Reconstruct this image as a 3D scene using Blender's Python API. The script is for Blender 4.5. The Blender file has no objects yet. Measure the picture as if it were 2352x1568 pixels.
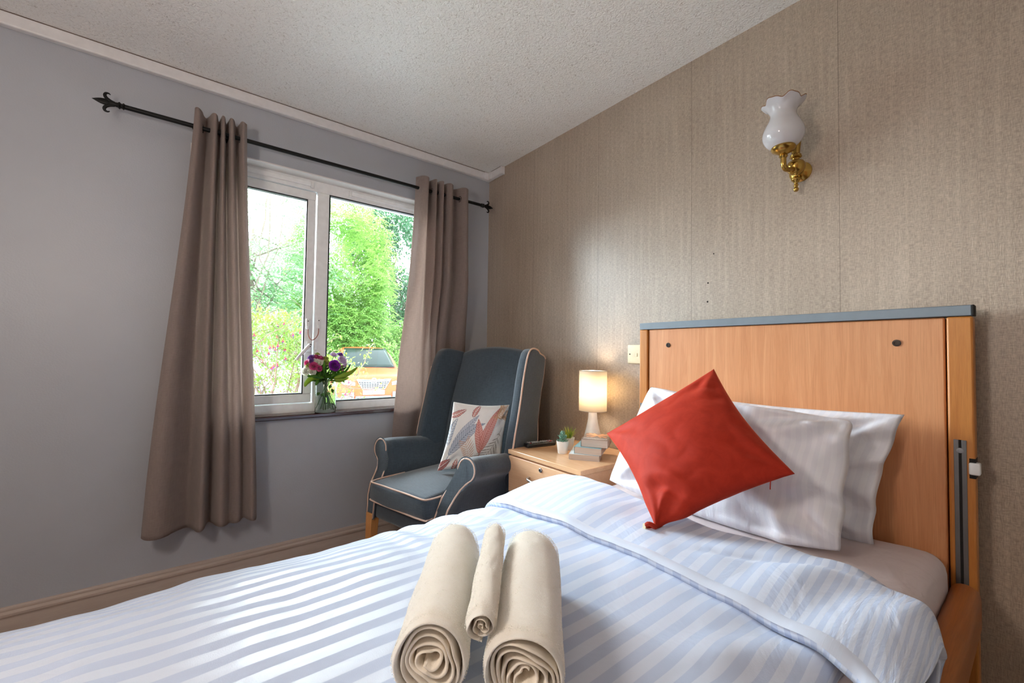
import bpy, bmesh, math, random
import numpy as np
from mathutils import Vector, Matrix, noise

PI = math.pi
sc = bpy.context.scene
C = bpy.context.collection
random.seed(7)

# ------------------------------------------------------------------ camera
cam_d = bpy.data.cameras.new('camera')
cam_d.sensor_width = 36.0
cam_d.lens = 36.0 * 969.0 / 2352.0
cam_d.clip_start = 0.02
cam = bpy.data.objects.new('camera', cam_d)
C.objects.link(cam)
cam_rows = Matrix(((0.78615743, -0.61786731, 0.01401702),
                   (0.02930571, 0.01461381, -0.99946366),
                   (0.61733108, 0.78614657, 0.02959579)))      # right, down, forward
rot = Matrix((cam_rows[0], -cam_rows[1], -cam_rows[2])).transposed()
cam.matrix_world = Matrix.Translation((-1.67, -2.41, 1.13)) @ rot.to_4x4()
sc.camera = cam

# ------------------------------------------------------------------ world, lights, exposure
w = bpy.data.worlds.new('overcast_sky'); sc.world = w
w.use_nodes = True
nt = w.node_tree
bg = nt.nodes['Background']
tc = nt.nodes.new('ShaderNodeTexCoord'); sx = nt.nodes.new('ShaderNodeSeparateXYZ')
cr = nt.nodes.new('ShaderNodeValToRGB')
nt.links.new(tc.outputs['Generated'], sx.inputs[0]); nt.links.new(sx.outputs[2], cr.inputs[0])
cr.color_ramp.elements[0].color = (0.86, 0.93, 1.0, 1); cr.color_ramp.elements[0].position = 0.0
cr.color_ramp.elements[1].color = (0.78, 0.89, 1.0, 1); cr.color_ramp.elements[1].position = 0.8
nt.links.new(cr.outputs[0], bg.inputs[0])
SKY = 8.5
bg.inputs[1].default_value = SKY

def area(name, loc, rot, sx_, sy_, power, col=(1, 1, 1), portal=False):
    d = bpy.data.lights.new(name, 'AREA'); d.shape = 'RECTANGLE'; d.size = sx_; d.size_y = sy_
    d.energy = power; d.color = col
    o = bpy.data.objects.new(name, d); o.location = loc; o.rotation_euler = rot; C.objects.link(o)
    if portal: d.cycles.is_portal = True
    return o
area('window_portal', (-1.05, 0.20, 1.44), (-PI/2, 0, 0), 1.24, 1.28, 1, portal=True)

sun_d = bpy.data.lights.new('hazy_sun', 'SUN'); sun_d.energy = 26.0; sun_d.angle = math.radians(56); sun_d.color = (0.84, 0.92, 1.0)
sun = bpy.data.objects.new('hazy_sun', sun_d); C.objects.link(sun)
sun.rotation_euler = Vector((-0.34, 0.80, 0.50)).to_track_quat('Z', 'Y').to_euler()   # sun behind thin cloud, beyond the garden

sc.view_settings.view_transform = 'Standard'
sc.view_settings.look = 'None'
sc.view_settings.gamma = 1.0
sc.view_settings.use_curve_mapping = False
sc.view_settings.exposure = 0.50
sc.cycles.max_bounces = 10
sc.cycles.diffuse_bounces = 6
sc.cycles.transparent_max_bounces = 16
sc.cycles.sample_clamp_indirect = 6.0

# ------------------------------------------------------------------ materials
def lin(c):
    out = []
    for v in c[:3]:
        v = v/255.0
        out.append(v/12.92 if v <= 0.04045 else ((v+0.055)/1.055)**2.4)
    return (out[0], out[1], out[2], 1.0)

class NT:
    """small helper over a principled material"""
    def __init__(s, name, col=(200, 200, 200), rough=0.6, metal=0.0, spec=0.5, **kw):
        s.m = bpy.data.materials.new(name); s.m.use_nodes = True
        s.t = s.m.node_tree; s.b = s.t.nodes['Principled BSDF']
        s.b.inputs['Base Color'].default_value = lin(col)
        s.b.inputs['Roughness'].default_value = rough
        s.b.inputs['Metallic'].default_value = metal
        s.b.inputs['Specular IOR Level'].default_value = spec
        for k, v in kw.items():
            s.b.inputs[k.replace('_', ' ')].default_value = v
    def n(s, typ, **kw):
        nd = s.t.nodes.new(typ)
        for k, v in kw.items():
            if hasattr(nd, k): setattr(nd, k, v)
            else: nd.inputs[k.replace('_', ' ')].default_value = v
        return nd
    def l(s, a, b): s.t.links.new(a, b)
    def coord(s, kind='Object', scale=(1, 1, 1), rotz=0.0, loc=(0, 0, 0)):
        tc = s.n('ShaderNodeTexCoord'); mp = s.n('ShaderNodeMapping')
        mp.inputs['Scale'].default_value = scale; mp.inputs['Rotation'].default_value = (0, 0, rotz)
        mp.inputs['Location'].default_value = loc
        s.l(tc.outputs[kind], mp.inputs[0]); return mp.outputs[0]
    def noise(s, vec, scale=10, detail=4, rough=0.5, dist=0.0):
        nd = s.n('ShaderNodeTexNoise'); s.l(vec, nd.inputs['Vector'])
        nd.inputs['Scale'].default_value = scale; nd.inputs['Detail'].default_value = detail
        nd.inputs['Roughness'].default_value = rough; nd.inputs['Distortion'].default_value = dist
        return nd.outputs[0]
    def math(s, op, a, b=None, c=None):
        nd = s.n('ShaderNodeMath'); nd.operation = op
        for i, v in enumerate((a, b, c)):
            if v is None: continue
            if isinstance(v, (int, float)): nd.inputs[i].default_value = v
            else: s.l(v, nd.inputs[i])
        return nd.outputs[0]
    def ramp(s, fac, stops):
        nd = s.n('ShaderNodeValToRGB'); e = nd.color_ramp.elements
        while len(e) < len(stops): e.new(0.5)
        for el, (p, c) in zip(e, stops):
            el.position = p; el.color = lin(c) if max(c) > 1 or len(c) == 3 else c
        s.l(fac, nd.inputs[0]); return nd.outputs[0]
    def mix(s, fac, a, b, mode='MIX'):
        nd = s.n('ShaderNodeMix'); nd.data_type = 'RGBA'; nd.blend_type = mode
        for i, v in ((0, fac), (6, a), (7, b)):
            if isinstance(v, (int, float)): nd.inputs[i].default_value = v
            elif isinstance(v, tuple): nd.inputs[i].default_value = lin(v)
            else: s.l(v, nd.inputs[i])
        return nd.outputs[2]
    def color(s, c): s.l(c, s.b.inputs['Base Color'])
    def bump(s, h, strength=0.3, dist=0.002):
        nd = s.n('ShaderNodeBump'); nd.inputs['Strength'].default_value = strength
        nd.inputs['Distance'].default_value = dist; s.l(h, nd.inputs['Height'])
        s.l(nd.outputs[0], s.b.inputs['Normal']); return nd
    def sep(s, vec):
        nd = s.n('ShaderNodeSeparateXYZ'); s.l(vec, nd.inputs[0]); return nd.outputs

MAT = {}
def plain(name, col, rough=0.6, metal=0.0, spec=0.5, **kw):
    t = NT(name, col, rough, metal, spec, **kw)
    # faint variation so that nothing is perfectly flat
    v = t.noise(t.coord(), 35, 3)
    c = t.mix(0.5, tuple(max(0, x*0.95) for x in col), tuple(min(255, x*1.04) for x in col))
    t.l(v, c.node.inputs[0]); t.color(c)
    MAT[name] = t.m; return t.m

def wave_sin(t, comp, period, ph=0.0):
    a = t.math('MULTIPLY', comp, 2*PI/period)
    if ph: a = t.math('ADD', a, ph)
    return t.math('SINE', a)

def make_materials():
    # wallpaper: woven beige, vertical streaks, slightly glossy
    t = NT('wallpaper', (176, 160, 138), 0.42, spec=0.6)
    t.b.inputs['Coat Weight'].default_value = 1.0; t.b.inputs['Coat Roughness'].default_value = 0.43
    v = t.coord()
    streak = t.noise(t.coord(scale=(1, 1, 0.035)), 75, 3, 0.6)
    weave = t.noise(t.coord(scale=(1, 1, 0.16)), 430, 2, 0.6)
    weave2 = t.noise(t.coord(scale=(1, 0.14, 1)), 460, 2, 0.6)
    blot = t.noise(v, 3, 3)
    base = t.ramp(streak, [(0.3, (157, 140, 123)), (0.52, (169, 153, 136)), (0.72, (192, 177, 158))])
    thr = t.math('MULTIPLY', weave, weave2)
    c = t.mix(0.5, base, t.ramp(thr, [(0.14, (108, 94, 79)), (0.26, (172, 153, 136)), (0.42, (208, 190, 172))]))
    c = t.mix(0.12, c, t.ramp(blot, [(0.35, (130, 115, 98)), (0.65, (200, 188, 168))]))
    sp = t.sep(v)
    # paper drops meet every 505 mm
    fr = t.math('FRACT', t.math('ADD', t.math('DIVIDE', t.math('ADD', sp[1], 0.987), 0.505), 20.0))
    seam = t.math('LESS_THAN', fr, 0.004)
    c = t.mix(0.0, c, (96, 84, 70)); t.l(t.math('MULTIPLY', seam, 0.65), c.node.inputs[0])
    t.color(c)
    t.bump(t.math('ADD', t.math('ADD', weave, t.math('MULTIPLY', weave2, 0.8)), t.math('MULTIPLY', streak, 0.8)), 0.5, 0.0012)
    t.l(t.ramp(thr, [(0.15, (150, 150, 150)), (0.4, (185, 185, 185))]), t.b.inputs['Roughness'])
    t.b.inputs['Roughness'].default_value = 0.45
    MAT['wallpaper'] = t.m
    # painted wall
    t = NT('wall_paint', (180, 182, 188), 0.42, spec=0.45)
    v = t.coord()
    c = t.mix(t.noise(v, 2.2, 5, 0.6), (164, 167, 175), (178, 182, 190)); t.color(c)
    dn = t.noise(v, 1.3, 2)
    t.bump(t.math('ADD', t.noise(v, 160, 3), t.math('MULTIPLY', dn, 9.0)), 0.16, 0.003)
    MAT['paint'] = t.m
    t = NT('wall_paint_white', (228, 226, 224), 0.6)
    t.bump(t.noise(t.coord(), 120, 3), 0.15, 0.002); MAT['white_paint'] = t.m
    # textured ceiling (stippled)
    t = NT('ceiling_stipple', (206, 203, 199), 0.55, spec=0.4)
    v = t.coord()
    vo = t.n('ShaderNodeTexVoronoi'); vo.feature = 'DISTANCE_TO_EDGE'; vo.inputs['Scale'].default_value = 62
    wn = t.noise(v, 30, 3); 
    vv = t.n('ShaderNodeVectorMath'); vv.operation = 'ADD'
    nz = t.n('ShaderNodeTexNoise'); t.l(v, nz.inputs['Vector']); nz.inputs['Scale'].default_value = 40
    sc_ = t.n('ShaderNodeVectorMath'); sc_.operation = 'SCALE'; t.l(nz.outputs['Color'], sc_.inputs[0]); sc_.inputs['Scale'].default_value = 0.03
    t.l(v, vv.inputs[0]); t.l(sc_.outputs[0], vv.inputs[1]); t.l(vv.outputs[0], vo.inputs['Vector'])
    n2 = t.noise(v, 130, 5, 0.65, 1.2)
    pits = t.math('LESS_THAN', t.noise(v, 105, 2, 0.5, 1.5), 0.355)
    h = t.math('SUBTRACT', t.math('ADD', t.math('MULTIPLY', vo.outputs[0], 1.6), n2), t.math('MULTIPLY', pits, 0.8))
    t.bump(h, 0.7, 0.006)
    c = t.mix(0.0, (250, 250, 249), (200, 195, 190)); t.l(t.math('MULTIPLY', pits, 0.55), c.node.inputs[0]); t.color(c)
    MAT['ceiling'] = t.m
    # carpet
    t = NT('carpet', (128, 102, 88), 0.95, spec=0.1); t.bump(t.noise(t.coord(), 400, 3), 0.8, 0.004)
    t.color(t.mix(t.noise(t.coord(), 300, 2), (112, 88, 76), (150, 124, 108))); MAT['carpet'] = t.m
    # skirting paint
    t = NT('skirting_paint', (176, 160, 150), 0.4, spec=0.5)
    v = t.coord()
    t.color(t.mix(t.noise(t.coord(scale=(1, 8, 8)), 6, 6, 0.7), (160, 143, 132), (188, 174, 164)))
    t.bump(t.noise(t.coord(scale=(.2, 2, 2)), 60, 3), 0.2, 0.002); MAT['skirting'] = t.m
    plain('white_pvc', (240, 242, 244), 0.28, spec=0.5)
    plain('white_plastic', (232, 233, 234), 0.35)
    plain('trunking', (222, 221, 223), 0.4)
    plain('rubber', (34, 38, 44), 0.5)
    plain('shadow_gap', (92, 70, 58), 0.8)
    # dark varnished sill
    t = NT('dark_sill_wood', (70, 38, 36), 0.16, spec=0.6)
    t.color(t.mix(t.noise(t.coord(scale=(1, 14, 14)), 9, 5), (40, 18, 18), (78, 40, 38))); MAT['sill'] = t.m
    # glass
    m = bpy.data.materials.new('window_glass'); m.use_nodes = True; nt = m.node_tree; nt.nodes.clear()
    out = nt.nodes.new('ShaderNodeOutputMaterial'); mx = nt.nodes.new('ShaderNodeMixShader')
    tr = nt.nodes.new('ShaderNodeBsdfTransparent'); gl = nt.nodes.new('ShaderNodeBsdfGlossy'); fr = nt.nodes.new('ShaderNodeFresnel')
    tr.inputs[0].default_value = (0.95, 0.98, 0.97, 1); gl.inputs['Roughness'].default_value = 0.0; fr.inputs[0].default_value = 1.45
    nt.links.new(fr.outputs[0], mx.inputs[0]); nt.links.new(tr.outputs[0], mx.inputs[1]); nt.links.new(gl.outputs[0], mx.inputs[2])
    nt.links.new(mx.outputs[0], out.inputs[0]); MAT['glass'] = m
    t = NT('vase_glass', (250, 255, 253), 0.0, spec=0.5); t.b.inputs['Transmission Weight'].default_value = 1.0
    t.b.inputs['IOR'].default_value = 1.3; MAT['vase_glass'] = t.m
    # curtain
    def cloth(name, ca, cb, sc_u, rough=0.9, bumpd=0.0012, bs=0.6, trans=0.0, sheen=0.2, stripe=None):
        t = NT(name, ca, rough, spec=0.2)
        v = t.coord('UV')
        sp = t.sep(v)
        a = wave_sin(t, sp[0], sc_u); b = wave_sin(t, sp[1], sc_u)
        ab = t.math('MULTIPLY', a, b)
        n1 = t.noise(t.coord('UV', scale=(1, 0.12, 1)), 240, 2)
        n2 = t.noise(t.coord('UV', scale=(0.12, 1, 1)), 260, 2)
        f = t.math('ADD', t.math('MULTIPLY', ab, 0.28), t.math('MULTIPLY', t.math('ADD', n1, n2), 0.5))
        t.color(t.mix(f, cb, ca))
        t.bump(t.math('ADD', ab, n1), bs, bumpd)
        t.b.inputs['Sheen Weight'].default_value = sheen
        if trans:
            tl = t.n('ShaderNodeBsdfTranslucent'); tl.inputs[0].default_value = lin((222, 204, 194))
            mx = t.n('ShaderNodeMixShader'); mx.inputs[0].default_value = trans
            out = t.t.nodes['Material Output']
            t.l(t.b.outputs[0], mx.inputs[1]); t.l(tl.outputs[0], mx.inputs[2]); t.l(mx.outputs[0], out.inputs[0])
        MAT[name] = t.m
    cloth('curtain_cloth', (192, 177, 171), (104, 91, 86), 0.0062, trans=0.32, bs=0.5)
    cloth('armchair_cloth', (82, 96, 108), (20, 27, 35), 0.0044, rough=0.8, bs=0.4, bumpd=0.0009, sheen=0.4)
    plain('piping_cloth', (214, 184, 166), 0.7)
    # bed linen with satin stripe (uv.x = across stripes)
    def linen(name, ca, cb, period, soft=0.06):
        t = NT(name, ca, 0.62, spec=0.35)
        v = t.coord('UV'); sp = t.sep(v)
        s_ = wave_sin(t, sp[0], period)
        f = t.ramp(t.math('ADD', t.math('MULTIPLY', s_, 0.5), 0.5), [(0.5-soft, (0, 0, 0, 1)), (0.5+soft, (1, 1, 1, 1))])
        t.color(t.mix(f, cb, ca))
        fs_ = t.math('MULTIPLY', t.math('GREATER_THAN', s_, 0.0), 1.0)
        t.l(t.math('ADD', t.math('MULTIPLY', fs_, -0.34), 0.72), t.b.inputs['Roughness']); t.l(t.math('ADD', t.math('MULTIPLY', fs_, 0.65), 0.1), t.b.inputs['Specular IOR Level'])
        wr = t.noise(t.coord('UV', scale=(1, 0.5, 1)), 11, 4, 0.55, 0.6)
        t.bump(t.math('ADD', t.math('MULTIPLY', wr, 1.0), t.math('MULTIPLY', t.noise(v, 500, 2), 0.04)), 0.5, 0.012)
        t.b.inputs['Sheen Weight'].default_value = 0.1
        MAT[name] = t.m
    linen('duvet_cotton', (206, 215, 233), (187, 199, 223), 0.026)
    linen('pillow_cotton', (231, 232, 240), (227, 228, 237), 0.026)
    t = NT('sheet_cotton', (206, 194, 194), 0.75, spec=0.25)
    t.bump(t.noise(t.coord(), 9, 4, 0.5, 0.6), 0.4, 0.02); MAT['sheet'] = t.m
    # velvet
    t = NT('rust_velvet', (158, 42, 24), 0.7, spec=0.15)
    v = t.coord()
    t.color(t.mix(t.noise(v, 26, 7, 0.7, 0.8), (134, 28, 15), (182, 54, 34)))
    t.b.inputs['Sheen Weight'].default_value = 0.7; t.b.inputs['Sheen Roughness'].default_value = 0.35
    t.b.inputs['Sheen Tint'].default_value = lin((255, 120, 90))
    t.bump(t.math('ADD', t.noise(v, 6, 2, 0.4, 0.2), t.math('MULTIPLY', t.noise(v, 700, 2), 0.08)), 0.30, 0.006); MAT['velvet'] = t.m
    # terry
    t = NT('terry_towel', (238, 228, 208), 0.95, spec=0.1)
    v = t.coord()
    n = t.noise(v, 420, 3, 0.7, 0.6); n3 = t.noise(v, 60, 3)
    t.color(t.mix(t.math('ADD', t.math('MULTIPLY', n, 0.7), t.math('MULTIPLY', n3, 0.3)), (238, 231, 217), (253, 250, 244)))
    t.bump(t.math('ADD', n, t.math('MULTIPLY', n3, 0.8)), 0.6, 0.0022); t.b.inputs['Sheen Weight'].default_value = 0.4
    MAT['terry'] = t.m
    m = t.m.copy(); m.name = 'terry_loops'; nt = m.node_tree
    tl = nt.nodes.new('ShaderNodeBsdfTranslucent'); tl.inputs[0].default_value = lin((255, 252, 246))
    mx = nt.nodes.new('ShaderNodeMixShader'); mx.inputs[0].default_value = 0.5
    nt.links.new(nt.nodes['Principled BSDF'].outputs[0], mx.inputs[1]); nt.links.new(tl.outputs[0], mx.inputs[2])
    nt.links.new(mx.outputs[0], nt.nodes['Material Output'].inputs[0]); MAT['terry_pile'] = m
    t = NT('towel_hem', (240, 231, 216), 0.9, spec=0.1); t.bump(t.noise(t.coord(), 500, 2), 0.5, 0.001); MAT['hem'] = t.m
    # woods
    def wood(name, a, b, c_, sc=(18, 18, 1.2), rough=0.35, kind='Object', glow=2.0):
        t = NT(name, a, rough, spec=0.5)
        v = t.coord(kind, scale=sc)
        n = t.noise(v, glow, 6, 0.55, 0.8)
        rings = t.math('FRACT', t.math('MULTIPLY', n, 7.0))
        fine = t.noise(t.coord(kind, scale=tuple(x*9 if x > 5 else x*3 for x in sc)), 3, 3, 0.7)
        c1 = t.ramp(n, [(0.3, a), (0.55, b), (0.75, c_)])
        c2 = t.mix(0.22, c1, t.ramp(rings, [(0.0, a), (0.5, c_), (1.0, b)]))
        c3 = t.mix(0.17, c2, t.ramp(fine, [(0.35, tuple(x*0.72 for x in a)), (0.6, c_)]))
        t.color(c3); t.bump(fine, 0.08, 0.001); MAT[name] = t.m
    wood('beech_panel', (194, 128, 82), (208, 144, 98), (220, 162, 116), sc=(20, 20, 1.1), rough=0.42)
    wood('beech_post', (178, 108, 46), (190, 122, 56), (202, 136, 68), sc=(14, 14, 1.5), rough=0.4)
    wood('rail_wood', (150, 80, 28), (166, 94, 38), (182, 110, 50), sc=(1.5, 18, 18), rough=0.35)
    wood('cabinet_wood', (222, 172, 130), (230, 184, 144), (238, 196, 158), sc=(14, 2, 22), rough=0.35)
    wood('cabinet_top_wood', (216, 168, 124), (224, 178, 136), (232, 190, 150), sc=(14, 1.6, 14), rough=0.22)
    wood('leg_wood', (196, 132, 72), (212, 148, 86), (224, 164, 102), sc=(16, 16, 1.6), rough=0.35)
    plain('grey_edge', (120, 132, 142), 0.45)
    plain('dark_gap', (22, 18, 16), 0.8)
    plain('steel', (150, 152, 155), 0.35, metal=1.0)
    plain('channel_steel', (118, 118, 120), 0.45, metal=0.7)
    plain('brushed_nickel', (200, 200, 200), 0.28, metal=1.0)
    plain('dark_metal', (58, 50, 46), 0.4, metal=0.7)
    plain('black_iron', (9, 9, 10), 0.5, spec=0.3)
    plain('brass', (186, 150, 78), 0.22, metal=1.0)
    plain('cream_plastic', (238, 230, 198), 0.4)
    plain('copper_cable', (150, 84, 66), 0.35, metal=0.2)
    plain('white_ceramic', (236, 236, 236), 0.25)
    plain('pot_ceramic', (238, 236, 232), 0.5)
    plain('paper', (206, 190, 174), 0.9)
    t = NT('page_edges', (205, 188, 172), 0.9, spec=0.1)
    c = t.mix(t.noise(t.coord(scale=(0.3, 0.3, 40)), 30, 2), (178, 158, 142), (226, 212, 198)); t.color(c); MAT['pages'] = t.m
    plain('cover_blue', (132, 178, 190), 0.4); plain('cover_white', (224, 224, 224), 0.4); plain('cover_brown', (128, 108, 98), 0.4)
    plain('cover_orange', (222, 158, 112), 0.4)
    plain('black_plastic', (22, 23, 26), 0.32); plain('grey_button', (176, 180, 186), 0.5); plain('red_button', (200, 50, 48), 0.5)
    t = NT('opal_glass', (214, 214, 218), 0.10, spec=0.6); t.b.inputs['Subsurface Weight'].default_value = 0.5
    t.b.inputs['Subsurface Radius'].default_value = (0.03, 0.03, 0.03); MAT['opal'] = t.m
    plain('opal_edge', (150, 110, 84), 0.2)
    # lamp shade: cloth that lets the bulb through
    m = bpy.data.materials.new('shade_cloth'); m.use_nodes = True; nt = m.node_tree
    b = nt.nodes['Principled BSDF']; b.inputs['Base Color'].default_value = lin((240, 234, 222)); b.inputs['Roughness'].default_value = 0.9
    tl = nt.nodes.new('ShaderNodeBsdfTranslucent'); tl.inputs[0].default_value = lin((250, 238, 215))
    mx = nt.nodes.new('ShaderNodeMixShader'); mx.inputs[0].default_value = 0.5
    nt.links.new(b.outputs[0], mx.inputs[1]); nt.links.new(tl.outputs[0], mx.inputs[2]); nt.links.new(mx.outputs[0], nt.nodes['Material Output'].inputs[0])
    MAT['shade'] = m
    m = bpy.data.materials.new('lit_bulb'); m.use_nodes = True; b = m.node_tree.nodes['Principled BSDF']
    b.inputs['Emission Color'].default_value = (1, 0.88, 0.72, 1); b.inputs['Emission Strength'].default_value = 30.0; MAT['bulb'] = m
    # plants
    def leafmat(name, a, b, trans=0.3, tcol=None, rough=0.45, sc_=6):
        t = NT(name, a, rough, spec=0.4)
        v = t.coord()
        c = t.mix(t.ramp(t.noise(v, sc_, 3), [(0.35, (0, 0, 0, 1)), (0.65, (1, 1, 1, 1))]), a, b); t.color(c)
        tl = t.n('ShaderNodeBsdfTranslucent'); tl.inputs[0].default_value = lin(tcol or b)
        mx = t.n('ShaderNodeMixShader'); mx.inputs[0].default_value = trans
        t.l(t.b.outputs[0], mx.inputs[1]); t.l(tl.outputs[0], mx.inputs[2]); t.l(mx.outputs[0], t.t.nodes['Material Output'].inputs[0])
        MAT[name] = t.m
    leafmat('leaf_ash', (104, 146, 110), (142, 176, 126), 0.35, sc_=1.2)
    leafmat('leaf_lime', (112, 158, 80), (150, 186, 98), 0.35, sc_=1.2)
    leafmat('leaf_dark', (54, 92, 66), (84, 122, 84), 0.3, sc_=1.2)
    leafmat('leaf_fuchsia', (70, 108, 44), (120, 142, 50), 0.3)
    leafmat('leaf_rose', (30, 84, 26), (86, 140, 30), 0.15, sc_=25)
    leafmat('leaf_lightgreen', (126, 160, 30), (150, 180, 60), 0.2, sc_=25)
    leafmat('succulent', (64, 120, 98), (140, 178, 158), 0.05, sc_=60)
    leafmat('spiky', (70, 122, 44), (178, 186, 60), 0.1, sc_=40)
    leafmat('grass', (80, 130, 50), (120, 160, 70), 0.1)
    plain('stem_green', (74, 116, 72), 0.5)
    plain('bark', (116, 104, 92), 0.9); plain('twig', (120, 92, 78), 0.9)
    plain('flower_red', (176, 40, 60), 0.6); plain('flower_violet', (92, 40, 110), 0.6)
    for nme, a, b in (('petal_white', (246, 246, 226), (254, 254, 248)), ('petal_pink', (206, 40, 128), (236, 120, 176)),
                      ('petal_purple', (120, 20, 150), (186, 70, 208)), ('petal_lilac', (222, 192, 228), (248, 234, 250)),
                      ('petal_green', (176, 186, 84), (214, 220, 140)), ('petal_violet', (116, 58, 158), (166, 110, 196))):
        leafmat(nme, a, b, 0.5, rough=0.6, sc_=70)
    # outside
    t = NT('asphalt', (160, 160, 162), 0.9); t.color(t.mix(t.noise(t.coord(), 4, 5), (204, 204, 204), (226, 226, 224))); MAT['paving'] = t.m
    plain('fence_wood', (92, 98, 100), 0.9)
    t = NT('car_orange', (172, 72, 30), 0.4, spec=0.25); t.b.inputs['Coat Weight'].default_value = 0.12; MAT['car_orange'] = t.m
    t = NT('car_silver', (170, 174, 180), 0.25, metal=0.4); t.b.inputs['Coat Weight'].default_value = 0.6; MAT['car_silver'] = t.m
    plain('car_plastic', (92, 96, 102), 0.5); plain('car_glass', (34, 44, 40), 0.12, spec=0.12); plain('chrome', (210, 212, 216), 0.12, metal=1.0)
    plain('headlight', (168, 176, 188), 0.1, spec=0.8); plain('tyre', (26, 26, 28), 0.8); plain('plate_white', (230, 230, 224), 0.4)
    plain('plate_ink', (20, 20, 22), 0.5); plain('grille_black', (28, 30, 34), 0.4)
    plain('brick', (140, 100, 84), 0.9)
    # cushion print: the pattern is a colour attribute on the cloth
    t = NT('leaf_print_cloth', (240, 238, 232), 0.8, spec=0.2)
    a = t.n('ShaderNodeVertexColor'); a.layer_name = 'print'; t.color(a.outputs[0])
    t.bump(t.noise(t.coord(), 12, 3), 0.3, 0.01); MAT['print'] = t.m
make_materials()
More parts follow.
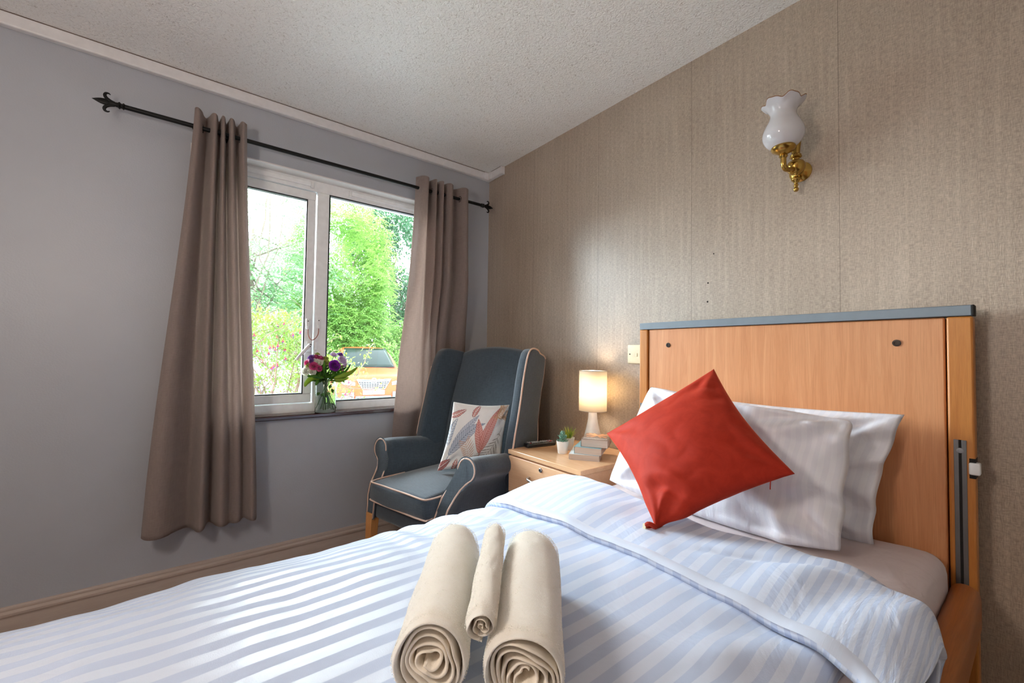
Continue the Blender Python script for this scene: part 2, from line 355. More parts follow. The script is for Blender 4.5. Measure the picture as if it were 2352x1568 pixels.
# ------------------------------------------------------------------ mesh helpers
class MB:
    def __init__(s): s.v = []; s.f = []; s.uv = None
    def add(s, vs, fs):
        o = len(s.v); s.v += [tuple(p) for p in vs]; s.f += [tuple(i+o for i in f) for f in fs]; return s
    def box(s, a, b, fn=None):
        x0, y0, z0 = a; x1, y1, z1 = b
        vs = [(x, y, z) for z in (z0, z1) for y in (y0, y1) for x in (x0, x1)]
        if fn: vs = [fn(p) for p in vs]
        return s.add(vs, [(0, 2, 3, 1), (4, 5, 7, 6), (0, 1, 5, 4), (2, 6, 7, 3), (0, 4, 6, 2), (1, 3, 7, 5)])
    def rbox(s, c, size, r, n=6, crown=(0, 0, 0), fn=None):
        """rounded box by rounding a subdivided cube; crown bulges the faces"""
        h = [x/2 for x in size]; inn = [max(x-r, 1e-5) for x in h]
        ks = []
        for i in range(3):
            base = [-h[i], -h[i]+r*0.12, -h[i]+r*0.35, -h[i]+r*0.65, -h[i]+r]
            mid = [(-h[i]+r) + (2*(h[i]-r))*k/n for k in range(1, n)]
            ks.append(base+mid+[-x for x in reversed(base)])
        idx = {}; vs = []; fs = []
        def vert(i, j, k):
            key = (i, j, k)
            if key in idx: return idx[key]
            p = [ks[0][i], ks[1][j], ks[2][k]]
            q = [max(-inn[a], min(inn[a], p[a])) for a in range(3)]
            d = Vector([p[a]-q[a] for a in range(3)])
            if d.length > 1e-9:
                d = d.normalized()*r
                p = [q[a]+d[a] for a in range(3)]
            t = [p[a]/h[a] for a in range(3)]
            w_ = [(1-min(1, abs(t[a]))**2) for a in range(3)]
            p = [p[0]+crown[0]*t[0]*w_[1]*w_[2], p[1]+crown[1]*t[1]*w_[0]*w_[2], p[2]+crown[2]*t[2]*w_[0]*w_[1]]
            p = [p[a]+c[a] for a in range(3)]
            if fn: p = fn(p)
            idx[key] = len(vs); vs.append(p); return idx[key]
        N = [len(k)-1 for k in ks]
        for i in range(N[0]):
            for j in range(N[1]):
                fs.append((vert(i, j, 0), vert(i, j+1, 0), vert(i+1, j+1, 0), vert(i+1, j, 0)))
                fs.append((vert(i, j, N[2]), vert(i+1, j, N[2]), vert(i+1, j+1, N[2]), vert(i, j+1, N[2])))
        for i in range(N[0]):
            for k in range(N[2]):
                fs.append((vert(i, 0, k), vert(i+1, 0, k), vert(i+1, 0, k+1), vert(i, 0, k+1)))
                fs.append((vert(i, N[1], k), vert(i, N[1], k+1), vert(i+1, N[1], k+1), vert(i+1, N[1], k)))
        for j in range(N[1]):
            for k in range(N[2]):
                fs.append((vert(0, j, k), vert(0, j, k+1), vert(0, j+1, k+1), vert(0, j+1, k)))
                fs.append((vert(N[0], j, k), vert(N[0], j+1, k), vert(N[0], j+1, k+1), vert(N[0], j, k+1)))
        return s.add(vs, fs)
    def tube(s, pts, r, n=10, cap=True, closed=False, flat=None):
        """r: number or list; flat: (scale, axis) squeezes the ring"""
        pts = [Vector(p) for p in pts]; m = len(pts)
        rs = r if isinstance(r, (list, tuple)) else [r]*m
        T = []
        for i in range(m):
            a = pts[(i-1) % m] if (closed or i > 0) else pts[0]
            b = pts[(i+1) % m] if (closed or i < m-1) else pts[-1]
            T.append((b-a).normalized() if (b-a).length > 1e-9 else Vector((0, 0, 1)))
        up = Vector((0, 0, 1)) if abs(T[0].z) < 0.9 else Vector((1, 0, 0))
        u = T[0].cross(up).normalized(); vs = []; fs = []
        for i in range(m):
            u = (u - T[i]*u.dot(T[i])).normalized(); w_ = T[i].cross(u)
            for k in range(n):
                a = 2*PI*k/n
                vs.append(pts[i] + (u*math.cos(a) + w_*math.sin(a))*rs[i])
        for i in range(m if closed else m-1):
            j = (i+1) % m
            for k in range(n):
                fs.append((i*n+k, i*n+(k+1) % n, j*n+(k+1) % n, j*n+k))
        if cap and not closed:
            fs.append(tuple(range(n-1, -1, -1))); fs.append(tuple((m-1)*n+k for k in range(n)))
        return s.add(vs, fs)
    def cyl(s, a, b, r, n=24, r2=None): return s.tube([a, b], [r, r if r2 is None else r2], n)
    def lathe(s, prof, c=(0, 0, 0), n=32, axis=(0, 0, 1), fn=None):
        """prof: list of (radius, height) along the axis"""
        ax = Vector(axis).normalized(); up = Vector((0, 0, 1)) if abs(ax.z) < 0.9 else Vector((1, 0, 0))
        u = ax.cross(up).normalized(); w_ = ax.cross(u); c = Vector(c); vs = []; fs = []
        for (r, h) in prof:
            for k in range(n):
                a = 2*PI*k/n
                rr, hh = (r, h) if fn is None else fn(r, h, a)
                vs.append(c + ax*hh + (u*math.cos(a)+w_*math.sin(a))*rr)
        for i in range(len(prof)-1):
            for k in range(n): fs.append((i*n+k, i*n+(k+1) % n, (i+1)*n+(k+1) % n, (i+1)*n+k))
        if prof[0][0] > 1e-6: fs.append(tuple(range(n-1, -1, -1)))
        if prof[-1][0] > 1e-6: fs.append(tuple((len(prof)-1)*n+k for k in range(n)))
        return s.add(vs, fs)
    def prism(s, poly, z0, z1, fn=lambda p: p):
        """poly (a,b) extruded along the third coordinate, then mapped by fn"""
        n = len(poly)
        vs = [fn((p[0], p[1], z0)) for p in poly] + [fn((p[0], p[1], z1)) for p in poly]
        fs = [(i, (i+1) % n, n+(i+1) % n, n+i) for i in range(n)]
        fs += [tuple(range(n-1, -1, -1)), tuple(range(n, 2*n))]
        return s.add(vs, fs)
    def grid(s, fn, nu, nv, uv=None):
        """fn(u,v) -> point for u,v in 0..1"""
        vs = [fn(i/nu, j/nv) for j in range(nv+1) for i in range(nu+1)]
        fs = [(j*(nu+1)+i, j*(nu+1)+i+1, (j+1)*(nu+1)+i+1, (j+1)*(nu+1)+i) for j in range(nv) for i in range(nu)]
        if uv is not None:
            if s.uv is None: s.uv = [(0, 0)]*len(s.v)
            s.uv += [uv(i/nu, j/nv) for j in range(nv+1) for i in range(nu+1)]
        return s.add(vs, fs)
    def build(s, name, mat=None, parent=None, smooth=True, bevel=0, seg=2, solid=0, subd=0, angle=40, local=False, uvplane=None):
        me = bpy.data.meshes.new(name)
        vs = s.v
        if parent is not None and not local:
            inv = world_of(parent).inverted()
            vs = [inv @ Vector(p) for p in vs]
        me.from_pydata([tuple(p) for p in vs], [], s.f); me.update()
        bm = bmesh.new(); bm.from_mesh(me); bmesh.ops.recalc_face_normals(bm, faces=bm.faces) if solid == 0 and s.uv is None else None
        bm.to_mesh(me); bm.free()
        if s.uv is not None and len(s.uv) == len(s.v):
            ul = me.uv_layers.new(name='UVMap')
            li = np.zeros(len(me.loops), dtype=np.int32); me.loops.foreach_get('vertex_index', li)
            ul.data.foreach_set('uv', np.array(s.uv, dtype=np.float32)[li].ravel())
        elif uvplane:
            box_uv(me, s.v)
        if smooth:
            me.polygons.foreach_set('use_smooth', [True]*len(me.polygons))
            if hasattr(me, 'set_sharp_from_angle') and angle: me.set_sharp_from_angle(angle=math.radians(angle))
        if mat: me.materials.append(MAT[mat] if isinstance(mat, str) else mat)
        o = bpy.data.objects.new(name, me); C.objects.link(o)
        if parent is not None: o.parent = parent
        if bevel:
            b = o.modifiers.new('bevel', 'BEVEL'); b.width = bevel; b.segments = seg; b.limit_method = 'ANGLE'; b.angle_limit = math.radians(35)
        if solid:
            b = o.modifiers.new('solid', 'SOLIDIFY'); b.thickness = solid; b.offset = 0
        if subd:
            b = o.modifiers.new('sub', 'SUBSURF'); b.levels = subd; b.render_levels = subd
        return o

def box_uv(me, world_v):
    ul = me.uv_layers.new(name='UVMap')
    for p in me.polygons:
        n = p.normal; a = max(range(3), key=lambda i: abs(n[i]))
        for li in p.loop_indices:
            v = world_v[me.loops[li].vertex_index]
            ul.data[li].uv = ((v[1], v[2]), (v[0], v[2]), (v[0], v[1]))[a]

def world_of(o):
    m = Matrix.Identity(4)
    while o is not None:
        m = o.matrix_basis @ m; o = o.parent
    return m

def tag(o, label=None, cat=None, group=None, kind=None):
    if label: o['label'] = label
    if cat: o['category'] = cat
    if group: o['group'] = group
    if kind: o['kind'] = kind
    return o
def thing(name, loc, label, cat, rz=0, group=None):
    o = bpy.data.objects.new(name, None); C.objects.link(o); o.empty_display_size = 0.05
    o.location = loc; o.rotation_euler = (0, 0, rz)
    return tag(o, label, cat, group)
def struct(name, loc=(0, 0, 0)):
    o = bpy.data.objects.new(name, None); C.objects.link(o); o.location = loc
    o['kind'] = 'structure'; return o

def fbm(x, y, z=0.0, s=1.0): return noise.noise(Vector((x*s, y*s, z*s)))
def smooth01(a, b, x):
    t = max(0.0, min(1.0, (x-a)/(b-a))); return t*t*(3-2*t)
def cr_interp(pts, t):
    """catmull rom through a list of tuples, t in 0..1"""
    n = len(pts)-1; f = min(max(t, 0), 1)*n; i = min(int(f), n-1); f -= i
    p0 = pts[max(i-1, 0)]; p1 = pts[i]; p2 = pts[i+1]; p3 = pts[min(i+2, n)]
    return tuple(0.5*((2*b)+(-a+c)*f+(2*a-5*b+4*c-d)*f*f+(-a+3*b-3*c+d)*f**3) for a, b, c, d in zip(p0, p1, p2, p3))
def curve(pts, n): return [cr_interp(pts, i/(n-1)) for i in range(n)]

def puff(corners, T, name, mat, parent, n=48, sag=0.03, power=0.5, uvs=(1, 1), wr=0.004, seed=0, front=1.0, back=1.0,
         edge_fn=None, cr=0.0, color_fn=None, swap_uv=False, fn3=None):
    """a stuffed cushion over four corners TL,TR,BR,BL (world points)"""
    TL, TR, BR, BL = [Vector(c) for c in corners]
    nrm = (TR-TL).cross(BL-TL).normalized()
    ctr = (TL+TR+BR+BL)/4
    if nrm.dot(Vector((-1.67, -2.41, 1.13))-ctr) < 0: nrm = -nrm      # front faces the room
    def base(u, v):
        p = TL*(1-u)*(1-v)+TR*u*(1-v)+BR*u*v+BL*(1-u)*v
        du = (TR-TL).normalized(); dv = (BL-TL).normalized()
        cu, cv = 2*u-1, 2*v-1
        p = p - du*sag*cu*(math.sin(PI*v)**1.0)*abs(cu) - dv*sag*cv*(math.sin(PI*u)**1.0)*abs(cv)
        p = p + (ctr-p)*cr*(abs(cu)*abs(cv))**4
        return p
    mb = MB(); mb.uv = []
    cols = []
    vs = []; fs = []
    def side(sgn, k):
        off = len(mb.v)
        for j in range(n+1):
            for i in range(n+1):
                u, v = i/n, j/n
                a = max(0.0, math.sin(PI*u)*math.sin(PI*v))
                h = T*0.5*(a**power)*k
                p = base(u, v)
                q = p + nrm*sgn*h
                e = min(1.0, a*6)
                q = q + nrm*sgn*e*wr*(fbm(u*3+seed, v*3, seed*1.7, 1.0)*1.5+abs(fbm(u*6+seed, v*6, 3+seed))*1.4)
                # gathers fanning out of the corners
                for (cu, cv) in ((0, 0), (1, 0), (1, 1), (0, 1)):
                    dx, dy = u-cu, v-cv; r = math.hypot(dx, dy)
                    if 0.01 < r < 0.42:
                        ang = math.atan2(abs(dy), abs(dx))
                        q = q + nrm*sgn*wr*1.1*math.sin(ang*9+seed+cu*2+cv)*math.sin(PI*min(1, r/0.42))*e
                if fn3: q = fn3(q, u, v, sgn)
                mb.v.append(tuple(q)); mb.uv.append((v*uvs[1], u*uvs[0]) if swap_uv else (u*uvs[0], v*uvs[1]))
                if color_fn: cols.append(color_fn(u, v) if sgn > 0 else (0.86, 0.84, 0.8))
        for j in range(n):
            for i in range(n):
                a = off+j*(n+1)+i
                f = (a, a+1, a+n+2, a+n+1)
                mb.f.append(f if sgn < 0 else f[::-1])
    side(-1, back); side(1, front)
    o = mb.build(name, mat, parent, angle=0)
    if color_fn:
        at = o.data.color_attributes.new('print', 'FLOAT_COLOR', 'POINT')
        at.data.foreach_set('color', np.array([(c[0], c[1], c[2], 1.0) for c in cols], dtype=np.float32).ravel())
    bm = bmesh.new(); bm.from_mesh(o.data); bmesh.ops.remove_doubles(bm, verts=bm.verts, dist=0.0004)
    bmesh.ops.recalc_face_normals(bm, faces=bm.faces); bm.to_mesh(o.data); bm.free()
    o.data.polygons.foreach_set('use_smooth', [True]*len(o.data.polygons))
    return o

def leaves_mesh(name, mat, parent, items):
    """items: arrays of (pos, dir, normal, length, width) -> folded leaf blades in one mesh"""
    vs = []; fs = []
    for (p, d, nn, L, W) in items:
        s = d.cross(nn).normalized()*W*0.5; m = p+d*L*0.45; tip = p+d*L
        dn = nn*(-0.18*W)
        o = len(vs)
        vs += [tuple(p), tuple(m+s-dn), tuple(tip+dn*0.5), tuple(m-s-dn), tuple(m)]
        fs += [(o, o+1, o+4), (o+1, o+2, o+4), (o+2, o+3, o+4), (o+3, o, o+4)]
    inv = world_of(parent).inverted()
    me = bpy.data.meshes.new(name); me.from_pydata([tuple(inv @ Vector(v)) for v in vs], [], fs); me.update()
    me.materials.append(MAT[mat]); o = bpy.data.objects.new(name, me); C.objects.link(o); o.parent = parent
    return o
def rdir(zb=0.0):
    while True:
        v = Vector((random.uniform(-1, 1), random.uniform(-1, 1), random.uniform(-1, 1)))
        if 0.05 < v.length < 1: 
            v.normalize(); v.z += zb; return v.normalized()
# ------------------------------------------------------------------ the room
XL, YB, ZC = -3.7, -3.7, 2.382
def wallbox(name, a, b, mat, extra=None):
    mb = MB(); mb.box(a, b)
    if extra: extra(mb)
    o = mb.build(name, mat, smooth=False); o['kind'] = 'structure'; return o
OX0, OX1, OZ0, OZ1 = -1.66, -0.44, 0.790, 2.075       # window opening
mb = MB()
mb.box((XL-0.2, 0, -0.4), (OX0, 0.26, ZC+0.2)); mb.box((OX1, 0, -0.4), (0.2, 0.26, ZC+0.2))
mb.box((OX0, 0, -0.4), (OX1, 0.26, OZ0)); mb.box((OX0, 0, OZ1), (OX1, 0.26, ZC+0.2))
o = mb.build('wall_window', 'paint', smooth=False); o['kind'] = 'structure'
wall_head = wallbox('wall_right', (0, YB-0.2, -0.1), (0.2, -0.0005, ZC+0.2), 'wallpaper')
for (y, z, r) in ((-1.562, 1.428, 0.0035), (-1.560, 1.352, 0.0035), (-1.585, 1.543, 0.0025)):
    MB().lathe([(r, 0), (r, 0.0008), (0, 0.001)], (0, y, z), 10, (-1, 0, 0)).build('nail_hole', 'dark_gap', wall_head)
wallbox('wall_left', (XL-0.2, YB-0.2, -0.1), (XL, 0, ZC+0.2), 'white_paint')
wallbox('wall_back', (XL, YB-0.2, -0.1), (0, YB, ZC+0.2), 'white_paint')
wallbox('floor', (XL-0.2, YB-0.2, -0.2), (0.2, 0.0, 0.0), 'carpet')
wallbox('ceiling', (XL-0.2, YB-0.2, ZC), (0.2, 0.26, ZC+0.2), 'ceiling')
d = struct('door_1', (-2.4, YB, 0))
MB().box((-2.82, YB, 0), (-1.98, YB+0.03, 2.02)).build('door_leaf', 'beech_panel', d, bevel=0.003)
h_ = MB().box((-2.92, YB, 0), (-2.83, YB+0.045, 2.1)).box((-1.97, YB, 0), (-1.88, YB+0.045, 2.1)).box((-2.83, YB, 2.03), (-1.97, YB+0.045, 2.1))
h_.build('door_frame', 'white_pvc', d, bevel=0.004)
MB().tube([(-2.08, YB+0.03, 1.0), (-2.08, YB+0.075, 1.0), (-2.12, YB+0.08, 1.0), (-2.2, YB+0.08, 1.0)], 0.009).build('door_handle', 'steel', d)

# skirting with a moulded top
def skirt(name, a, b, nrm):
    prof = [(0, 0), (0.020, 0), (0.020, 0.118), (0.017, 0.124), (0.017, 0.129), (0.0195, 0.134), (0.0185, 0.142), (0.013, 0.147),
            (0.010, 0.150), (0.010, 0.156), (0.006, 0.163), (0, 0.165)]
    a, b, nrm = Vector(a), Vector(b), Vector(nrm)
    mb = MB(); n = len(prof)
    vs = [a+nrm*p[0]+Vector((0, 0, p[1])) for p in prof]+[b+nrm*p[0]+Vector((0, 0, p[1])) for p in prof]
    mb.add(vs, [(i, (i+1) % n, n+(i+1) % n, n+i) for i in range(n)]+[tuple(range(n)), tuple(range(2*n-1, n-1, -1))])
    o = mb.build(name, 'skirting', angle=30); o['kind'] = 'structure'
skirt('baseboard_window', (XL, 0, 0), (-0.0, 0, 0), (0, -1, 0))
skirt('baseboard_right', (0, -0.02, 0), (0, YB, 0), (-1, 0, 0))

# plastic trunking under the ceiling
t1 = struct('trim_1', (XL, 0, 2.33))
MB().box((XL, -0.030, 2.329), (-0.034, 0.0, 2.379)).build('trunking', 'trunking', t1, bevel=0.006, seg=3)
MB().box((XL, -0.026, 2.379), (0, 0.0, 2.382)).build('gap', 'shadow_gap', t1, smooth=False)
MB().box((-0.062, -0.0325, 2.3275), (-0.0, 0, 2.3805)).box((-0.0325, -0.066, 2.3275), (0, -0.03, 2.3805)).build('corner_piece', 'trunking', t1, bevel=0.006, seg=3)
t2 = struct('trim_2', (0, -0.1, 2.33))
MB().box((-0.030, -0.175, 2.329), (0, -0.06, 2.379)).build('trunking', 'trunking', t2, bevel=0.006, seg=3)
MB().box((-0.032, -0.182, 2.328), (0, -0.170, 2.380)).build('end_cap', 'trunking', t2, bevel=0.004, seg=3)
MB().box((-0.026, -0.175, 2.379), (0, -0.03, 2.382)).build('gap', 'shadow_gap', t2, smooth=False)

# ------------------------------------------------------------------ window
win = struct('window_1', (-1.05, 0.08, 0.80))
fy0, fy1 = 0.080, 0.150
FX0, FX1 = OX0, OX1
mb = MB()
mb.box((FX0, fy0, 2.012), (FX1, fy1, 2.075)); mb.box((FX0, fy0, 0.800), (FX1, fy1, 0.848))
mb.box((FX0, fy0, 0.848), (FX0+0.05, fy1, 2.012)); mb.box((FX1-0.05, fy0, 0.848), (FX1, fy1, 2.012))
mb.box((-1.096, fy0, 0.848), (-1.034, fy1, 2.012))
mb.build('frame', 'white_pvc', win, bevel=0.004, seg=2)
mb = MB()   # fixed light beads
for (a, b) in (((-1.034, fy0+0.004, 0.848), (-1.027, fy0+0.03, 2.012)), ((FX1-0.057, fy0+0.004, 0.848), (FX1-0.05, fy0+0.03, 2.012)),
               ((-1.027, fy0+0.004, 0.848), (FX1-0.057, fy0+0.03, 0.855)), ((-1.027, fy0+0.004, 2.005), (FX1-0.057, fy0+0.03, 2.012))):
    mb.box(a, b)
mb.build('bead', 'rubber', win, smooth=False)
MB().box((-1.034, fy0+0.034, 0.848), (FX1-0.05, fy0+0.038, 2.012)).build('pane', 'glass', win, smooth=False)
MB().box((OX0, 0.0004, OZ1-0.006), (OX1, fy0, OZ1+0.0)).box((OX0, 0.0004, 0.803), (OX0+0.006, fy0, OZ1-0.006)).box((OX1-0.006, 0.0004, 0.803), (OX1, fy0, OZ1-0.006)).build('reveal_lining', 'white_paint', win, smooth=False)
# opening sash on the left, ajar
def tr(p, ang=math.radians(1.6), piv=(FX0+0.05, fy1-0.01)):
    x, y = p[0]-piv[0], p[1]-piv[1]
    return (piv[0]+x*math.cos(ang)-y*math.sin(ang), piv[1]+x*math.sin(ang)+y*math.cos(ang), p[2])
SX0, SX1, SZ0, SZ1 = FX0+0.052, -1.103, 0.852, 2.008
sy0, sy1 = fy0-0.006, fy0+0.055
mb = MB()
for (a, b) in (((SX0, sy0, SZ0), (SX1, sy1, SZ0+0.046)), ((SX0, sy0, SZ1-0.046), (SX1, sy1, SZ1)),
               ((SX0, sy0, SZ0+0.046), (SX0+0.044, sy1, SZ1-0.046)), ((SX1-0.042, sy0, SZ0+0.046), (SX1, sy1, SZ1-0.046))):
    mb.box(a, b, tr)
sash = mb.build('sash', 'white_pvc', win, bevel=0.004, seg=2)
mb = MB()
for (a, b) in (((SX0+.044, sy0+.004, SZ0+.046), (SX1-.042, sy0+.03, SZ0+.052)), ((SX0+.044, sy0+.004, SZ1-.052), (SX1-.042, sy0+.03, SZ1-.046)),
               ((SX0+.044, sy0+.004, SZ0+.052), (SX0+.050, sy0+.03, SZ1-.052)), ((SX1-.048, sy0+.004, SZ0+.052), (SX1-.042, sy0+.03, SZ1-.052))):
    mb.box(a, b, tr)
mb.build('bead', 'rubber', sash, smooth=False)
MB().box((SX0+.044, sy0+.026, SZ0+.046), (SX1-.042, sy0+.030, SZ1-.046), tr).build('pane', 'glass', sash, smooth=False)
# lever handle on the sash
hp = MB().box((-1.134, sy0-0.012, 1.125), (-1.112, sy0+0.003, 1.185), tr)
hd = hp.build('handle_plate', 'white_plastic', sash, bevel=0.003, seg=2)
hd2 = MB().tube([(-1.120, sy0-0.026, 1.165), (-1.140, sy0-0.034, 1.145), (-1.168, sy0-0.038, 1.112), (-1.190, sy0-0.036, 1.083)], [0.010, 0.009, 0.0078, 0.0065], 12)
hd2.tube([(-1.121, sy0-0.004, 1.163), (-1.121, sy0-0.030, 1.163)], 0.010, 12)
hd2.build('handle', 'white_plastic', sash)
MB().lathe([(0.0035, 0), (0.0035, 0.002)], (-1.1215, sy0-0.0355, 1.166), 10, (0, -1, 0)).lathe([(0.003, 0), (0.003, 0.002)], (-1.123, sy0-0.0365, 1.155), 10, (0, -1, 0)).build('screw_cap', 'dark_metal', sash)
# cable restrictor
rs = thing('window_restrictor', (-1.10, fy0, 1.19), 'white window restrictor with two brackets and a looped copper cable', 'window lock')
for (x, z, yy, nm) in ((-1.131, 1.278, sy0, 'bracket'), (-1.076, 1.285, fy0, 'bracket')):
    b = MB().rbox((x, yy-0.006, z), (0.020, 0.012, 0.056), 0.005, 2).build(nm, 'white_plastic', rs)
    MB().cyl((x, yy-0.012, z-0.012), (x, yy-0.012, z-0.030), 0.0065, 12).build('cable_socket', 'white_plastic', rs)
    MB().lathe([(0.003, 0), (0.003, 0.0015)], (x, yy-0.012, z+0.014), 10, (0, -1, 0)).build('screw', 'dark_metal', b)
MB().tube(curve([(-1.131, sy0-0.012, 1.25), (-1.130, sy0-0.018, 1.215), (-1.118, sy0-0.026, 1.192), (-1.100, sy0-0.026, 1.196), (-1.082, sy0-0.02, 1.222), (-1.076, fy0-0.012, 1.255)], 24), 0.0022, 8).build('cable', 'copper_cable', rs)
MB().rbox((-1.090, fy0-0.004, 1.158), (0.018, 0.009, 0.046), 0.003, 2).build('strike_block', 'white_plastic', win)
# trickle vents above the lights
for i, (a, b, e) in enumerate(((-1.50, -1.128, 1), (-0.925, -0.52, 0))):
    v_ = MB().rbox(((a+b)/2, fy0-0.006, 2.044), (b-a, 0.012, 0.026), 0.004, 4).build('trickle_vent', 'white_pvc', win)
    ex = b if e else a
    MB().rbox((ex, fy0-0.008, 2.040), (0.016, 0.016, 0.034), 0.003, 2).build('end_clip', 'white_plastic', v_)
MB().box((OX0, -0.022, 0.782), (OX1, 0.080, 0.802)).box((-1.67, -0.026, 0.782), (-0.46, -0.0005, 0.802)).build('window_sill', 'sill', win, bevel=0.004, seg=3)

# ------------------------------------------------------------------ curtain pole
pole = thing('curtain_pole', (-1.0, -0.1, 2.112), 'black iron curtain pole with fleur finials above the window', 'curtain pole')
ZP, YP = 2.112, -0.1
MB().cyl((-1.876, YP, ZP), (-0.098, YP, ZP), 0.0095, 20).build('pole', 'black_iron', pole)
def finial(x0, d):
    mb = MB()
    pr = [(0.0095, 0), (0.0135, 0.004), (0.0095, 0.009), (0.0095, 0.012), (0.0145, 0.017), (0.0095, 0.022), (0.0085, 0.03), (0.0075, 0.045)]
    mb.lathe(pr, (x0, YP, ZP), 16, (d, 0, 0))
    # flat spear head
    L = 0.052
    rs_ = [0.008, 0.0105, 0.0125, 0.0115, 0.0085, 0.0045, 0.0006]
    st = len(mb.v)
    mb.tube([(x0+d*(0.045+L*i/6.0), YP, ZP) for i in range(7)], rs_, 14)
    for i in range(st, len(mb.v)):
        p = mb.v[i]; mb.v[i] = (p[0], YP+(p[1]-YP)*0.45, p[2])
    for sgn in (1, -1):
        pts = [(0.032, 0.004), (0.044, 0.008), (0.055, 0.016), (0.0605, 0.026), (0.058, 0.035), (0.050, 0.037), (0.0445, 0.033)]
        pp = curve([(x0+d*a, YP, ZP+sgn*b) for a, b in pts], 22)
        rr = [0.0062*(1-0.86*(i/21)**2.2)+0.0006 for i in range(22)]
        st = len(mb.v); mb.tube(pp, rr, 12)
        for i in range(st, len(mb.v)):
            p = mb.v[i]; mb.v[i] = (p[0], YP+(p[1]-YP)*0.7, p[2])
    mb.build('finial', 'black_iron', pole)
finial(-1.876, -1); finial(-0.132, 1)
for x in (-1.53, -0.43):
    MB().tube([(x, 0, ZP-0.02), (x, -0.05, ZP-0.02), (x, YP, ZP-0.013)], 0.006, 10).lathe([(0.016, 0), (0.016, 0.004)], (x, -0.0005, ZP-0.02), 16, (0, -1, 0)).build('bracket', 'black_iron', pole)

def curtain(name, keys, zt, zb, label, yk=-0.1, pol=0.2, comp=None, zcomp=1.0):
    """keys: (x_top, x_bottom, y_off_top, y_off_bottom) from left to right"""
    root = thing(name, ((keys[0][0]+keys[-1][0])/2, yk, zb), label, 'curtain', group='taupe eyelet curtains at the window')
    nk = len(keys)-1; NU, NV = nk*14, 90
    def kf(u, v):
        a = cr_interp([(k[0], k[2]) for k in keys], u); b = cr_interp([(k[1], k[3]) for k in keys], u)
        e = smooth01(0, 1, v)*0.5+v*0.5
        x = a[0]*(1-e)+b[0]*e; y = a[1]*(1-e)+b[1]*e
        if y < 0: y = -0.045*(min(1.6, -y/0.045))**0.60
        # sharpen near the header, soften lower; small creases
        w_ = fbm(x*5, v*2.2, keys[0][0])*0.012*smooth01(0.05, 0.5, v) + fbm(x*14, v*7, 3)*0.005*smooth01(0.1, 0.4, v)
        y2 = yk+y+w_
        if comp: y2 = comp(y2, v)
        z = zt+(zb-zt)*v
        z += 0.004*math.sin(u*nk*PI+0.6)*(1-smooth01(0, 0.03, v)) + 0.006*math.sin(u*nk*PI*0.5+1)*smooth01(0.95, 1, v)
        return (x, y2, z)
    mb = MB(); mb.uv = []
    # cloth length along the fold for the weave
    mb.grid(kf, NU, NV, lambda u, v: (u*nk*0.10, v*(zt-zb)))
    cl = mb.build('cloth', 'curtain_cloth', root, solid=0.003, angle=0)
    # hem band at the foot
    n = 0
    for i in range(nk):
        u = (i+0.5)/nk
        p = kf(u, (zt-ZP)/(zt-zb)); q = kf(u+0.01, (zt-ZP)/(zt-zb))
        d = (Vector(q)-Vector(p)); d.z = 0; d.normalize(); nn = d.cross(Vector((0, 0, 1)))
        pts = []
        c = Vector((p[0], YP, ZP))
        for k in range(20):
            a = 2*PI*k/20; pts.append(c+d*0.017*math.cos(a)+Vector((0, 0, 0.017*math.sin(a))))
        MB().tube(pts, 0.0026, 8, closed=True).build('eyelet', 'dark_metal', root); n += 1
    return root
lt = lambda px: -1.65+(px-447)*0.0016
lb = lambda px: -1.767+(px-330)*0.00155
F, B = -0.045, 0.040
KL = [(lt(447), lb(326), -.02, 0.0), (lt(457), lb(352), F, F-.01), (lt(474), lb(420), B, B+.01), (lt(492), lb(450), F, F-.005), (lt(503), lb(471), B, B),
      (lt(511), lb(496), F, F-.01), (lt(521), lb(517), B, .0), (lt(531), lb(540), F, F+.035), (lt(546), lb(556), B, B-.03), (lt(557), lb(574), F, F-.01), (lt(567), lb(588), -.01, 0.01)]
curtain('curtain', KL, 2.178, 0.352, 'taupe woven eyelet curtain hanging left of the window')
rt = lambda px: -0.558+(px-970)*0.00308
rb = lambda px: -0.70+(px-905)*0.0029
KR = [(rt(960), rb(903), .02, .0), (rt(975), rb(928), F, F+.01), (rt(988), rb(962), B, B-.01), (rt(994), rb(974), F, F+.02), (rt(1001), rb(986), B, B-.015),
      (rt(1009), rb(994), F, F+.02), (rt(1017), rb(1002), B, B-.02), (rt(1027), rb(1012), F, F+.015), (rt(1047), rb(1040), B, B-.01), (rt(1061), rb(1066), F, F+.015), (rt(1071), rb(1082), -.01, 0.01)]
curtain('curtain', KR, 2.178, 0.352, 'taupe woven eyelet curtain hanging right of the window, behind the armchair',
        comp=lambda y, v: y if v < 0.3 else y+(max(-0.080, -0.052+(y+0.1)*0.30)-y)*smooth01(0.3, 0.62, v))

